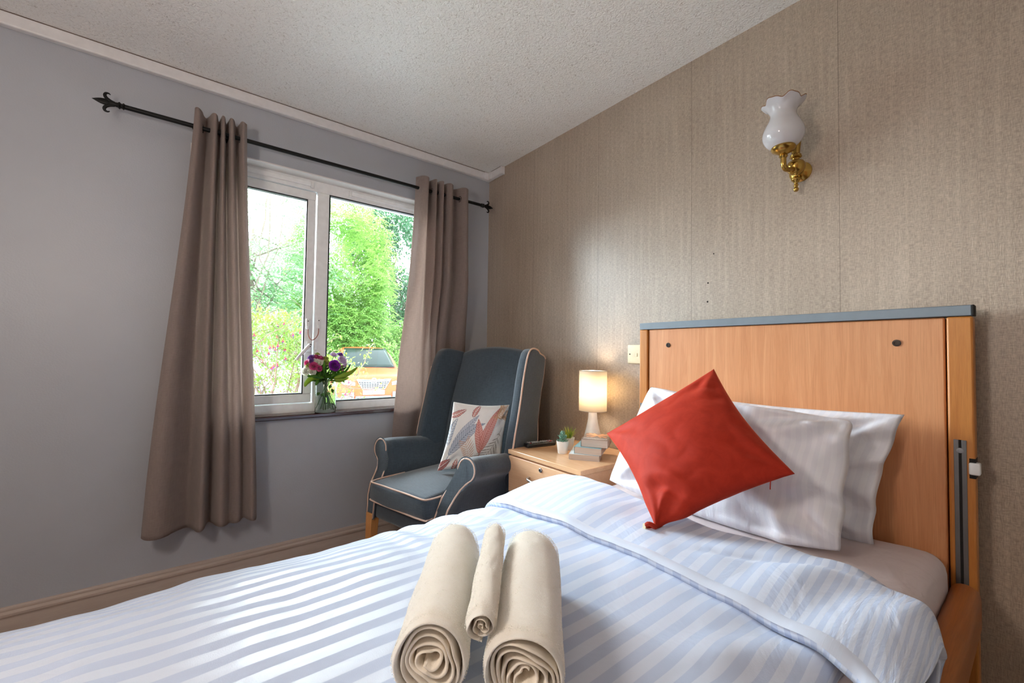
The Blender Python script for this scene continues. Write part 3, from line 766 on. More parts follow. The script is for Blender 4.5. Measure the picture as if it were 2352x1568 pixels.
# ------------------------------------------------------------------ wall light (brass, opal shade)
sc_ = thing('wall_light', (0, -1.885, 1.80), 'brass wall light with frilled opal glass shade', 'wall light')
bx, by = -0.045, -1.888
MB().lathe([(0.034, 0), (0.034, 0.004), (0.028, 0.010), (0.015, 0.016), (0.010, 0.03), (0.010, 0.048)], (0, by, 1.772), 32, (-1, 0, 0)).build('wall_plate', 'brass', sc_)
pr = [(0.001, -0.102), (0.006, -0.100), (0.008, -0.092), (0.005, -0.086), (0.0075, -0.080), (0.005, -0.074), (0.010, -0.066), (0.014, -0.060), (0.008, -0.052),
      (0.010, -0.044), (0.020, -0.036), (0.026, -0.026), (0.028, -0.012), (0.022, 0.0), (0.012, 0.008), (0.011, 0.020), (0.015, 0.026), (0.018, 0.032), (0.015, 0.038), (0.0165, 0.044), (0.013, 0.050),
      (0.012, 0.056), (0.0135, 0.09), (0.0155, 0.125), (0.015, 0.134), (0.010, 0.138), (0.001, 0.139)]
MB().lathe([(max(a, 0.0005), b) for a, b in curve([(a, b*0.52 if b > 0 else b) for a, b in pr], 130)], (bx, by, 1.795), 32).build('stem_column', 'brass', sc_)
MB().tube(curve([(bx, by, 1.772), (bx-0.03, by+0.004, 1.762), (bx-0.060, by+0.008, 1.756), (bx-0.077, by+0.010, 1.764), (bx-0.080, by+0.010, 1.800)], 24), 0.0085, 14).build('arm', 'brass', sc_)
cx, cy = bx-0.080, by+0.010
cup = MB().lathe([(0.009, -0.012), (0.013, -0.006), (0.011, 0.0), (0.020, 0.006), (0.032, 0.012), (0.036, 0.020), (0.034, 0.026), (0.022, 0.026)], (cx, cy, 1.800), 32).build('shade_cup', 'brass', sc_)
NS = 96
prs = [(0.022, 0.0), (0.034, 0.004), (0.048, 0.016), (0.0575, 0.034), (0.058, 0.052), (0.050, 0.074), (0.040, 0.094), (0.036, 0.108), (0.037, 0.120), (0.043, 0.132), (0.052, 0.142), (0.060, 0.149)]
def frill(r, h, a):
    k = smooth01(0.108, 0.149, h)
    wv = math.sin(6*a)+0.35*math.sin(12*a+0.6)
    return (r+0.0035*k*wv, h+0.0045*k*wv)
mb = MB().lathe([(a, b) for a, b in curve(prs, 40)], (cx, cy, 1.822), NS, fn=frill)
mb.f = [f for f in mb.f if len(f) == 4]
shd = mb.build('glass_shade', 'opal', sc_, solid=0.0028, angle=0)
pts = []
for k in range(NS):
    a = 2*PI*k/NS; r, h = frill(0.060, 0.149, a)
    ax = Vector((0, 0, 1)); u = ax.cross(Vector((1, 0, 0))).normalized(); w_ = ax.cross(u)
    pts.append(Vector((cx, cy, 1.822+h+0.0012))+(u*math.cos(a)+w_*math.sin(a))*r)
MB().tube(pts, 0.0013, 6, closed=True).build('brown_rim', 'opal_edge', shd)

# switch plate half behind the headboard
so = thing('switched_socket', (0, -1.24, 1.10), 'cream wall socket plate beside the headboard', 'socket')
MB().rbox((-0.006, -1.2555, 1.137), (0.012, 0.147, 0.087), 0.003, 3).build('plate', 'cream_plastic', so)
MB().box((-0.0148, -1.236, 1.126), (-0.011, -1.221, 1.142)).build('rocker', 'cream_plastic', so, bevel=0.001)
MB().lathe([(0.0035, 0), (0.0035, 0.001)], (-0.012, -1.195, 1.137), 12, (-1, 0, 0)).build('screw', 'dark_metal', so)

# added fill light in a pendant globe, out of view, brightens the room
PX, PY, PZ = -2.3, -1.75, 1.62
cl = thing('fill_lamp', (PX, PY, ZC), 'added fill lamp, an unseen white globe hanging over the foot of the bed', 'fill light')
MB().lathe([(0.05, 0.0), (0.05, -0.012), (0.02, -0.03), (0.004, -0.034)], (PX, PY, ZC), 32).build('fill_rose', 'white_plastic', cl)
MB().cyl((PX, PY, PZ+0.15), (PX, PY, ZC-0.03), 0.003, 8).build('fill_cord', 'white_plastic', cl)
MB().lathe([(0.03, 0.125), (0.03, 0.155), (0.012, 0.165), (0.003, 0.17)], (PX, PY, PZ), 24).build('fill_holder', 'white_plastic', cl)
m = bpy.data.materials.new('fill_glow'); m.use_nodes = True; b = m.node_tree.nodes['Principled BSDF']
b.inputs['Emission Color'].default_value = (1, 0.87, 0.76, 1); b.inputs['Emission Strength'].default_value = 31.0; MAT['fill_glow'] = m
MB().lathe([(0.14*math.sin(PI*i/16), -0.14*math.cos(PI*i/16)) for i in range(17)], (PX, PY, PZ), 32).build('fill_globe', 'fill_glow', cl)
# ------------------------------------------------------------------ bed frame
bed = thing('bed', (-1.05, -1.797, 0), 'beech adjustable bed frame with tall grey-topped headboard and side rail', 'bed')
def wbox(name, a, b, mat, parent=bed, bevel=0.003, seg=2): return MB().box(a, b).build(name, mat, parent, bevel=bevel, seg=seg)
HX = -0.090
wbox('headboard_panel', (-0.083, -2.2405, 0.30), (-0.058, -1.3445, 1.243), 'beech_panel', bevel=0.004)
wbox('headboard_post', (HX, -1.342, 0.02), (-0.045, -1.302, 1.243), 'beech_post', bevel=0.005, seg=3)
rp = wbox('headboard_post', (HX, -2.292, 0.02), (-0.045, -2.244, 1.243), 'beech_post', bevel=0.005, seg=3)
wbox('panel_back', (-0.058, -2.245, 0.3), (-0.050, -1.34, 1.24), 'dark_gap', bevel=0)
tc_ = wbox('top_cap', (HX-0.002, -2.290, 1.244), (-0.048, -1.304, 1.272), 'grey_edge', bevel=0.002)
wbox('cap_end', (HX-0.002, -2.2945, 1.244), (-0.048, -2.290, 1.272), 'dark_gap', tc_, bevel=0.001)
for y in (-1.437, -2.145):
    MB().lathe([(0.0095, 0), (0.0095, 0.0025), (0.0055, 0.0028), (0.0055, 0.0005), (0, 0.0005)], (-0.083, y, 1.176), 20, (-1, 0, 0)).build('bolt_hole', 'dark_metal', bed)
for (y0, y1) in ((-2.277, -2.254), (-1.326, -1.308)):
    ch = MB().box((HX-0.0025, y0, 0.45), (HX+0.002, y0+0.009, 0.926)).box((HX-0.0025, y1-0.009, 0.45), (HX+0.002, y1, 0.926)).build('height_channel', 'channel_steel', bed, bevel=0.0008)
    wbox('channel_slot', (HX-0.0006, y0+0.009, 0.45), (HX+0.002, y1-0.009, 0.926), 'dark_gap', ch, bevel=0)
    MB().lathe([(0.0065, 0), (0.0065, 0.002), (0.004, 0.0022), (0.004, 0.001), (0, 0.001)], (HX-0.0015, (y0+y1)/2, 0.899), 16, (-1, 0, 0)).build('channel_screw', 'steel', ch)
MB().rbox((HX+0.006, -2.2905, 0.857), (0.030, 0.020, 0.030), 0.004, 3).build('release_button', 'white_plastic', rp)
wbox('button_recess', (HX-0.0006, -2.2925, 0.832), (-0.05, -2.281, 0.882), 'dark_gap', rp, bevel=0)
def rail(name, y0, y1, x0, x1, z0, z1):
    # board with a fully rounded top and a rounded head end
    r = (y1-y0)/2
    mb = MB().rbox(((x0+x1)/2, (y0+y1)/2, (z0+z1)/2), (x1-x0, y1-y0, z1-z0), r*0.96, 8)
    return mb.build(name, 'rail_wood', bed, angle=0)
rail('side_rail', -2.300, -2.246, -2.12, -0.098, 0.455, 0.574)
rail('side_rail', -1.345, -1.300, -2.12, -0.098, 0.300, 0.400)
wbox('side_rail_lower', (-2.1, -2.292, 0.16), (-0.10, -2.262, 0.30), 'rail_wood')
wbox('mattress_platform', (-2.10, -2.235, 0.38), (-0.10, -1.345, 0.43), 'dark_metal')
wbox('footboard', (-2.16, -2.292, 0.10), (-2.12, -1.302, 0.80), 'beech_panel')
for (x, y) in ((-0.2, -2.2), (-0.2, -1.39), (-2.0, -2.2), (-2.0, -1.39)):
    MB().cyl((x, y, 0.05), (x, y, 0.38), 0.022, 16).cyl((x-0.012, y, 0.045), (x+0.012, y, 0.045), 0.045, 24).build('leg', 'dark_metal', bed)
# mattress with fitted sheet
mat_ = thing('mattress', (-1.1, -1.79, 0.43), 'mattress in a pale pinkish-grey fitted sheet on the bed', 'mattress')
def mfn(p):
    x, y, z = p
    d = 0.006*fbm(x*4, y*4, z*6)+0.012*max(0, fbm(x*9, y*9, z*4))*smooth01(-2.05, -2.2, y)
    return (x, y-d*0.6, z+d)
MB().rbox((-1.110, -1.794, 0.534), (1.985, 0.902, 0.204), 0.040, 26, (0, 0.004, 0.012), mfn).build('fitted_sheet', 'sheet', mat_, angle=0)

# ------------------------------------------------------------------ duvet
def bed_prof(s):
    """cross-section over the bed, s 0 far .. 1 near"""
    P = [(-1.262, .43), (-1.246, .50), (-1.238, .565), (-1.262, .612), (-1.318, .640), (-1.40, .657), (-1.55, .668), (-1.72, .673), (-1.90, .672), (-2.05, .667), (-2.16, .654),
         (-2.245, .628), (-2.300, .588), (-2.326, .53), (-2.335, .45), (-2.335, .36)]
    return cr_interp(P, s)
def wrinkle(x, y):
    # the plateau under the towels stays flat
    d = min(1.0, math.hypot((x+1.30)/0.42, (y+1.86)/0.34))
    k = smooth01(0.75, 1.0, d)
    a = 0.010*fbm(x*2.2+4, y*3.0, 1)+0.007*fbm(x*6+y*3, y*7-x*2, 2)+0.0035*fbm(x*15, y*15, 5)
    # ridges where the cover bunches near the far edge by the armchair
    b = 0.010*smooth01(-1.62, -1.34, y)*smooth01(-1.35, -1.15, x)*math.sin((x+0.35*y)*62+2*fbm(x*5, y*5, 8))*smooth01(-0.75, -0.9, x)
    c = 0.011*smooth01(-1.98, -2.2, y)*math.sin((y*0.9+x*0.55)*46+1.5*fbm(x*4, y*4, 3))*smooth01(-1.35, -1.0, x)
    return (a+c*0.7)*(0.3+0.7*k)+b*0.5*k
duv = thing('duvet', (-1.6, -1.8, 0.60), 'white satin-striped duvet spread over the bed with its top turned back', 'duvet')
def dfn(u, v):
    s = v
    y, z = bed_prof(s)
    x = -0.66+(-2.62+0.66)*u
    z2 = z+wrinkle(x, y)
    drop = smooth01(0.9, 1.0, u)
    z2 = z2-0.16*drop*drop
    k = smooth01(-2.2, -2.33, y) + smooth01(-1.3, -1.24, y)
    y2 = y+k*0.012*math.sin(x*11+2*fbm(x*2, s*3))
    # the near side stays clear of the rail by the pillow end
    if y < -2.19: y2 += (y+2.19)*-0.85*smooth01(-1.15, -0.85, x)
    return (x, y2, z2)
mb = MB(); mb.uv = []
mb.grid(dfn, 240, 170, lambda u, v: (v*1.50, u*2.02))
mb.build('cover', 'duvet_cotton', duv, angle=0, solid=0.018)
# long stitched crease
# turned-back flap, its hem lying across the bed
def flap_base(x, s):
    y, z = bed_prof(0.135+s*(0.775-0.135)+0.0)
    return y, z
def ffn(u, v):
    # u: 0 hem .. 0.86 folded edge .. 1 tucked under ; v across
    s = v
    P = [(-1.262, .600), (-1.300, .634), (-1.40, .657), (-1.55, .668), (-1.72, .673), (-1.90, .672), (-2.05, .667), (-2.15, .660), (-2.22, .652), (-2.265, .643), (-2.292, .628)]
    y, z = cr_interp(P, s)
    xh = -0.872-0.008*math.sin(s*9)-0.06*smooth01(0.8, 1.0, s)+0.012*fbm(s*6, 1.3)
    xf = -0.520-0.062*smooth01(0, 0.45, s)-0.10*smooth01(0.88, 1.0, s)**1.3+0.006*math.sin(s*7+1)
    puffy = 0.030+0.012*fbm(s*5, 2.0)+0.006*math.sin(s*11)
    if u < 0.86:
        t = u/0.86
        x = xh+(xf-xh)*t
        h = 0.012+puffy*math.sin(PI*min(1, t*0.62+0.02))**0.8*1.15
        h = h*(1-0.25*smooth01(0.85, 1.0, t))
        zz = z+wrinkle(x, y)*0.8+h
        if t > 0.86: 
            q = (t-0.86)/0.14
            zz -= 0.020*q*q
    else:
        t = (u-0.86)/0.14
        x = xf+0.012*math.sin(PI*t)-0.06*t*t
        zz = z+wrinkle(xf, y)*0.8+(0.012+puffy*0.85)*0.75-0.020-0.040*t+0.008*math.sin(PI*t)
    # faint long dents
    zz -= 0.007*math.exp(-((x+0.70+0.55*(y+2.05))/0.016)**2)*smooth01(-1.85, -2.0, y)
    # near corner sticks out over the rail
    k = smooth01(0.93, 1.0, s); y -= 0.012*k*math.sin(PI*min(1, u/0.9)); y += 0.034*k*(1-min(1, u/0.86))
    return (x, y, zz)
mb = MB(); mb.uv = []
mb.grid(ffn, 110, 170, lambda u, v: (v*1.12+0.11, u*0.5))
fl = mb.build('turned_back_flap', 'duvet_cotton', duv, angle=0, solid=0.016)
# hem band standing proud along the flap's edge
def hfn(u, v):
    x, y, z = ffn(0.0, v); x2, y2, z2 = ffn(0.075, v)
    a = u*PI
    return (x-0.006+0.032*u if False else x-0.004+(x2-x+0.004)*u, y, z+(z2-z)*u+0.0088+0.0022*math.sin(a))
mb = MB(); mb.uv = []; mb.grid(hfn, 6, 170, lambda u, v: (0.0065, v*1.1))
mb.build('hem_band', 'duvet_cotton', fl, angle=0)

# ------------------------------------------------------------------ pillows
G = 'white pillows propped against the headboard'
p1 = thing('pillow', (-0.2, -1.78, 0.61), 'white pillow at the back, against the beech headboard', 'pillow', group=G)
puff([(-.158, -1.415, 1.000), (-.135, -2.168, .982), (-.215, -2.115, .625), (-.245, -1.400, .625)], 0.135, 'pillow_body', 'pillow_cotton', p1, cr=0.0, n=64, sag=0.018, power=0.55, uvs=(0.74, 0.4), wr=0.015, seed=2, fn3=lambda q, u, v, sgn: q+Vector((0.013*math.sin(v*24+u*9)*smooth01(0.82, 1.0, u)*smooth01(0.05, 0.2, v), 0, 0.006*math.sin(v*17)*smooth01(0.9, 1.0, u))))
p2 = thing('pillow', (-0.36, -1.75, 0.63), 'white pillow in front, right behind the rust cushion', 'pillow', group=G)
def p2fn(q, u, v, sgn):
    # loose ruffled upper right corner and flanged right edge
    k = smooth01(0.80, 1.0, u)
    q = q.copy()
    q.x += k*0.014*math.sin(v*19+1)*smooth01(0.0, 0.1, v)
    q.x -= 0.016*math.exp(-((u-0.86-0.05*math.sin(v*5))/0.03)**2)*smooth01(0.0, 0.15, v)*(0.4+0.6*math.sin(v*13)**2)
    q.z += 0.010*math.sin(v*9)*k
    q.z -= 0.030*math.sin(PI*u)*smooth01(0.7, 1.0, v)
    return q
puff([(-.262, -1.462, 1.022), (-.262, -2.098, .972), (-.420, -2.108, .652), (-.430, -1.395, .668)], 0.150, 'pillow_body', 'pillow_cotton', p2, cr=0.05, n=72, sag=0.016, power=0.5, uvs=(0.74, 0.4), wr=0.016, seed=5, fn3=p2fn)

# rust velvet cushion standing on its corner
p3_ = thing('cushion', (-0.72, -1.80, 0.69), 'rust red velvet cushion standing on one corner against the white pillows', 'cushion')
TT, RR, BB, LL = Vector((-.338, -1.752, 1.092)), Vector((-.535, -2.040, .860)), Vector((-.752, -1.815, .700)), Vector((-.535, -1.487, .868))
def p3fn(q, u, v, sgn):
    # u along TT->RR ; v along TT->LL ; bottom corner (1,1) crumples
    q = q.copy()
    d = math.hypot(1-u, 1-v)
    k = smooth01(0.34, 0.0, d)
    q += Vector((0.02, 0.03, 0.0))*k*math.sin((u-v)*16)*0.5
    q.z = max(q.z, 0.700+0.004*math.sin(u*40)*k)
    # deep diagonal fold above the resting corner
    f = math.exp(-((d-0.36-0.05*(u-v))/0.035)**2)*smooth01(-0.3, 0.15, u-v+0.1)
    if sgn > 0: q += Vector((-0.7, 0, 0.7))*0.012*f*math.sin(PI*u)*math.sin(PI*v)
    f2 = math.exp(-((d-0.28-0.05*(u-v))/0.04)**2)*smooth01(-0.3, 0.15, u-v+0.1)
    if sgn > 0: q -= Vector((-0.7, 0, 0.7))*0.016*f2*math.sin(PI*u)*math.sin(PI*v)*2
    return q
cs = puff([TT, RR, BB, LL], 0.150, 'cover', 'velvet', p3_, n=96, sag=0.017, power=0.5, uvs=(0.42, 0.42), wr=0.0035, seed=9, fn3=p3fn)
MB().tube(curve([(-.745, -1.800, .704), (-.758, -1.793, .712), (-.762, -1.802, .722), (-.750, -1.812, .716), (-.744, -1.803, .706)], 14), 0.0055, 8).build('gathered_corner', 'velvet', cs)
MB().box((-.7660, -1.7960, .7060), (-.7600, -1.7880, .7190)).build('care_label', 'cream_plastic', p3_, bevel=0.0005)
zq = RR.lerp(BB, 0.13)+Vector((0, 0.012, 0.006)); MB().tube([zq, zq-Vector((0.002, 0, 0.012)), zq-Vector((0.003, 0, 0.026))], 0.0012, 6).build('zip_pull', 'velvet', p3_)

# ------------------------------------------------------------------ towels
def towel(label, F, B, R, turns, thick, seed, squash=1.0, r0=0.012):
    F = Vector(F); B = Vector(B); ax = (B-F).normalized(); L = (B-F).length
    side = ax.cross(Vector((0, 0, 1))).normalized(); up = side.cross(ax)
    base = F.copy(); base.z -= R
    root = thing('rolled_towel', base, label, 'towel', group='rolled cream towels on the duvet')
    pitch = (R-r0)/turns
    NT_ = int(turns*40)
    rnd = random.Random(seed); ph = [rnd.uniform(0, 6.28) for _ in range(6)]
    def rad(th):
        r = r0+pitch*th/(2*PI)
        k = 1-(r/R)**2*0.85
        r *= 1+k*(0.16*math.sin(2*th*1.07+ph[0])+0.10*math.sin(3*th*0.97+ph[1]))+0.012*math.sin(5*th+ph[2])*(1 if r < R*0.8 else 0.4)
        return r
    th1 = turns*2*PI; off = -0.5*PI-th1
    # section points around the ribbon: outer face, front edge bead, inner face, back edge
    def pt(th, rr, y):
        a = th+off
        return F+ax*y+side*(math.cos(a)*rr)+up*(math.sin(a)*rr*squash)
    NL = 46
    def outer_disp(a, y): return 0.0010*fbm(a*2.5+seed, y*30, seed)+0.0024*fbm(a*1.2, y*12+seed, 2)
    def ribbon(t0, t1, n, NLx, fuzz):
        ring = []
        # parameter across: outer from front to back, bead, inner back to front, bead
        vs = []; fs = []; tk = thick
        for i in range(n+1):
            th = t0+(t1-t0)*i/n; ro = rad(th); ri = ro-tk
            taper = min(1.0, (th1-th)/0.25+0.25) if th1-th < 0.25 else 1.0
            ri = ro-tk*taper
            inset = 0.004*math.sin(th*0.9+ph[4])+0.0035*fbm(th*0.8, seed)-0.0025*(1-ro/R)*0
            row = []
            for j in range(NLx+1):
                y = inset+0.003+(L-0.006)*j/NLx
                dd = outer_disp(th, y)*fuzz
                # ends of the roll soften inward
                e = 0.0035*(1-smooth01(0, 0.02, y))+0.006*smooth01(L-0.035, L, y)
                row.append(pt(th, ro-e+dd, y))
            row.append(pt(th, ro-0.3*tk*taper-0.004, L-0.001)); row.append(pt(th, ri-0.004+0.2*tk, L-0.001))
            row.append(pt(th, ri, L-0.006)); row.append(pt(th, ri, inset+0.004))
            row.append(pt(th, ri+0.15*tk, inset+0.001)); row.append(pt(th, (ro+ri)/2-0.001, inset-0.0012)); row.append(pt(th, ro-0.0022-0.12*tk, inset+0.0004))
            vs += row; m = len(row)
        for i in range(n):
            for j in range(m):
                a = i*m+j; b = i*m+(j+1) % m
                fs.append((a, b, b+m, a+m))
        fs.append(tuple(range(m-1, -1, -1))); fs.append(tuple(n*m+k for k in range(m)))
        return vs, fs
    vs, fs = ribbon(th1-2.15*PI, th1, 220, 170, 1.0)
    o1 = MB().add(vs, fs).build('outer_layer', 'terry', root, angle=0)
    # looped pile standing off the outer layer
    pv = []; pf = []
    npile = int(60000*(R/0.056)*(L/0.33))
    for k in range(npile):
        th = th1-rnd.uniform(0.02, 2.02*PI); y = 0.006+(L-0.012)*rnd.random()
        ro = rad(th)+outer_disp(th, y)-0.0006
        p = pt(th, ro, y); a = th+off
        nn = side*math.cos(a)+up*(math.sin(a)); tg = up*math.cos(a)-side*math.sin(a)
        ln = rnd.uniform(0.0008, 0.0019)*(0.75+0.5*fbm(th*5, y*70, 4)); wd = 0.00034
        d = (nn+tg*rnd.uniform(-.9, .9)+ax*rnd.uniform(-.9, .9)).normalized(); s_ = d.cross(nn+ax*0.3).normalized()*wd
        o_ = len(pv); m_ = p+d*ln*0.6+s_*0; e_ = p+d*ln+tg*rnd.uniform(-.6, .6)*ln*0.5
        pv += [p-s_, p+s_, m_+s_*1.2, e_, m_-s_*1.2]; pf += [(o_, o_+1, o_+2, o_+4), (o_+4, o_+2, o_+3)]
    pl_o = bpy.data.meshes.new('terry_pile'); inv_ = world_of(root).inverted()
    pl_o.from_pydata([tuple(inv_ @ q) for q in pv], [], pf); pl_o.materials.append(MAT['terry_pile'])
    po = bpy.data.objects.new('terry_pile', pl_o); C.objects.link(po); po.parent = root; po['kind'] = 'stuff'
    vs, fs = ribbon(0.0, th1-2.13*PI, NT_, 4, 0.0)
    o2 = MB().add(vs, fs).build('inner_rolls', 'hem', root, angle=0)
    return root
towel('large rolled cream towel on the left, lying on the duvet', (-1.408, -1.920, .738), (-1.222, -1.668, .738), 0.0556, 5.2, 0.0077, 3, 1.0)
towel('large rolled cream towel on the right, lying on the duvet', (-1.330, -2.011, .738), (-1.115, -1.780, .738), 0.0560, 5.6, 0.0073, 8, 1.0)
towel('small rolled cream face towel lying on top between two large rolls', (-1.365, -1.969, .7900), (-1.185, -1.751, .7905), 0.0238, 2.7, 0.0055, 5, 0.92, 0.006)
# ------------------------------------------------------------------ wing armchair
CO = Vector((-0.880, -0.575, 0)); CU = Vector((0.973, 0.230, 0)); CV = Vector((0.230, -0.973, 0))
def ch(u, v, z): return CO+CU*u+CV*v+Vector((0, 0, z))
arm = thing('wing_armchair', tuple(ch(0.35, 0, 0)), 'dark blue-grey wingback armchair with cream piping and light wooden legs', 'armchair')
def cfn(p): return tuple(ch(p[0], p[1], p[2]))
# seat base rail
MB().rbox((0.29, 0.0, 0.365), (0.50, 0.46, 0.105), 0.018, 6, (0, 0, 0), cfn).build('seat_rail', 'armchair_cloth', arm, angle=0, uvplane=True)
# seat cushion
def scf(p):
    u, v, z = p
    f = smooth01(0.20, 0.0, u)
    z = z-0.004*f+0.004*math.sin(v*16)
    return cfn((u-0.012*(1-(v/0.24)**2)*f, v, z))
MB().rbox((0.245, 0.0, 0.466), (0.50, 0.405, 0.094), 0.024, 12, (0, 0, 0.020), scf).rbox((0.06, 0.0, 0.462), (0.13, 0.425, 0.092), 0.026, 8, (0, 0, 0.004), scf).build('seat_cushion', 'armchair_cloth', arm, angle=0, uvplane=True)
sp = arm.children[-1]
def pipe(pts, parent, n=60, r=0.0042, closed=False):
    q = curve(pts, n)
    return MB().tube([cfn(p) for p in q], r, 8, closed=closed).build('piping', 'piping_cloth', parent, angle=0)
pipe([(0.20, -0.206, .506), (0.08, -0.211, .506), (0.015, -0.205, .506), (-0.008, -0.185, .507), (-0.012, -.09, .510), (-0.015, 0, .511), (-0.012, .09, .510), (-0.008, .185, .507), (0.015, .205, .506), (0.08, .211, .506), (0.2, .206, .506)], sp)
pipe([(0.10, -0.208, .423), (0.015, -0.205, .421), (-0.006, -0.185, .420), (-0.008, 0, .420), (-0.006, .185, .420), (0.015, .205, .421), (0.10, .208, .423)], sp)
# legs
for (u, v, du, dv) in ((0.040, -0.244, -0.012, -0.006), (0.040, 0.244, -0.012, 0.006), (0.56, -0.20, 0.05, -0.004), (0.56, 0.20, 0.05, 0.004)):
    vs = []
    for (z, w_, k) in ((0.0, 0.016, 1.0), (0.34, 0.0235, 0.0)):
        for (a, b) in ((-1, -1), (1, -1), (1, 1), (-1, 1)):
            vs.append(ch(u+du*k+a*w_, v+dv*k+b*w_, z))
    MB().add(vs, [(3, 2, 1, 0), (4, 5, 6, 7), (0, 1, 5, 4), (1, 2, 6, 5), (2, 3, 7, 6), (3, 0, 4, 7)]).build('leg', 'leg_wood', arm, bevel=0.003)
# arms: an S-shaped front panel carried back to the wings
def arm_sec(sg):
    inner = [(0.218, .318), (0.218, .42), (0.222, .50), (0.236, .550), (0.252, .585), (0.264, .612)]
    a0, a1 = math.radians(172), math.radians(-62)
    cv, cz, r = 0.315, 0.626, 0.0495
    scr = [(cv+r*math.cos(a0+(a1-a0)*i/16), cz+r*math.sin(a0+(a1-a0)*i/16)) for i in range(17)]
    outer = [(0.318, .566), (0.302, .545), (0.292, .515), (0.284, .47), (0.276, .42), (0.270, .37), (0.268, .318)]
    return [(sg*a, z) for a, z in inner+scr+outer]
def uf(z):   # how far forward the front panel reaches at height z
    return 0.022+0.010*smooth01(0.32, 0.42, z)+0.090*smooth01(0.42, 0.60, z)+0.006*smooth01(.6, .68, z)
for sg in (-1, 1):
    sec = arm_sec(sg); n = len(sec)
    cen = (sum(p[0] for p in sec)/n, sum(p[1] for p in sec)/n)
    rows = []
    for (t, sh) in ((0.0, 0.0), (0.0, 0.010), (0.006, 0.004), (0.014, 0.0), (0.06, 0.0), (0.2, 0), (0.3, 0), (0.46, 0)):
        row = []
        for i, (v, z) in enumerate(sec):
            pv, pz = sec[i-1]; nv, nz = sec[(i+1) % n]
            tv, tz = nv-pv, nz-pz; L = math.hypot(tv, tz) or 1
            nx, nzz = (tz/L, -tv/L)
            if (v-cen[0])*nx+(z-cen[1])*nzz < 0 and False: nx, nzz = -nx, -nzz
            sgn = 1 if sg > 0 else -1
            nx, nzz = -nx*sgn*1, -nzz*sgn*1       # inward normal for this winding
            u0 = uf(z); u = u0+t*(0.52-u0)/0.46
            zz = z-0.028*smooth01(0.15, 0.5, u)*smooth01(.5, .62, z)
            row.append((u, v+nx*sh*1.0, zz+nzz*sh*1.0))
        rows.append(row)
    rows = rows[1:]
    vs = [cfn(p) for r_ in rows for p in r_]; fs = []
    for j in range(len(rows)-1):
        for i in range(n):
            fs.append((j*n+i, j*n+(i+1) % n, (j+1)*n+(i+1) % n, (j+1)*n+i))
    # front face: quads between inner and outer sides of the panel, as strips toward the centre line
    fs.append(tuple(range(n))); fs.append(tuple((len(rows)-1)*n+i for i in range(n-1, -1, -1)))
    a_ = MB().add(vs, fs).build('arm', 'armchair_cloth', arm, angle=50, uvplane=True)
    pp = [(uf(z)+0.0005, v, z) for v, z in sec]
    MB().tube([cfn(p) for p in pp], 0.0042, 8).build('piping', 'piping_cloth', a_, angle=0)
# back cushion panel (slightly reclined, arched top)
def bk(v, t):
    """front surface of the back: t 0 seat .. 1 top"""
    z = 0.49+(1.128-0.49+0.030*(1-(v/0.25)**2))*t
    u = 0.475+0.165*t-0.020*math.sin(PI*min(1, t*1.1))+0.012*(v/0.24)**2
    return (u, v, z)
mb = MB()
def bfun(i, j):
    v = -0.245+0.49*i; return bk(v, j)
NB, MBk = 16, 24
rows = []
for j in range(MBk+1):
    t = j/MBk; rows.append([bk(-0.245+0.49*i/NB, t) for i in range(NB+1)])
for k in range(1, 6):   # rounded top rolling over to the rear
    a = PI*0.5*k/5
    rows.append([(lambda p: (p[0]+0.042*math.sin(a)*1.0+0.0, p[1], p[2]+0.022*math.sin(a)*(math.cos(a)+0.6)*0.6))(bk(-0.245+0.49*i/NB, 1.0)) for i in range(NB+1)])
for j in range(MBk+1):
    t = 1-j/MBk; rows.append([(lambda p: (p[0]+0.085, p[1], p[2]-0.004 if t > 0.98 else (p[2] if t > 0.3 else p[2]-(0.3-t)*0.55)))(bk(-0.245+0.49*i/NB, t)) for i in range(NB+1)])
W1 = NB+1; vs = [cfn(p) for r_ in rows for p in r_]
fs = [(j*W1+i, j*W1+i+1, (j+1)*W1+i+1, (j+1)*W1+i) for j in range(len(rows)-1) for i in range(NB)]
MB().add(vs, fs).build('backrest', 'armchair_cloth', arm, angle=0, uvplane=True)
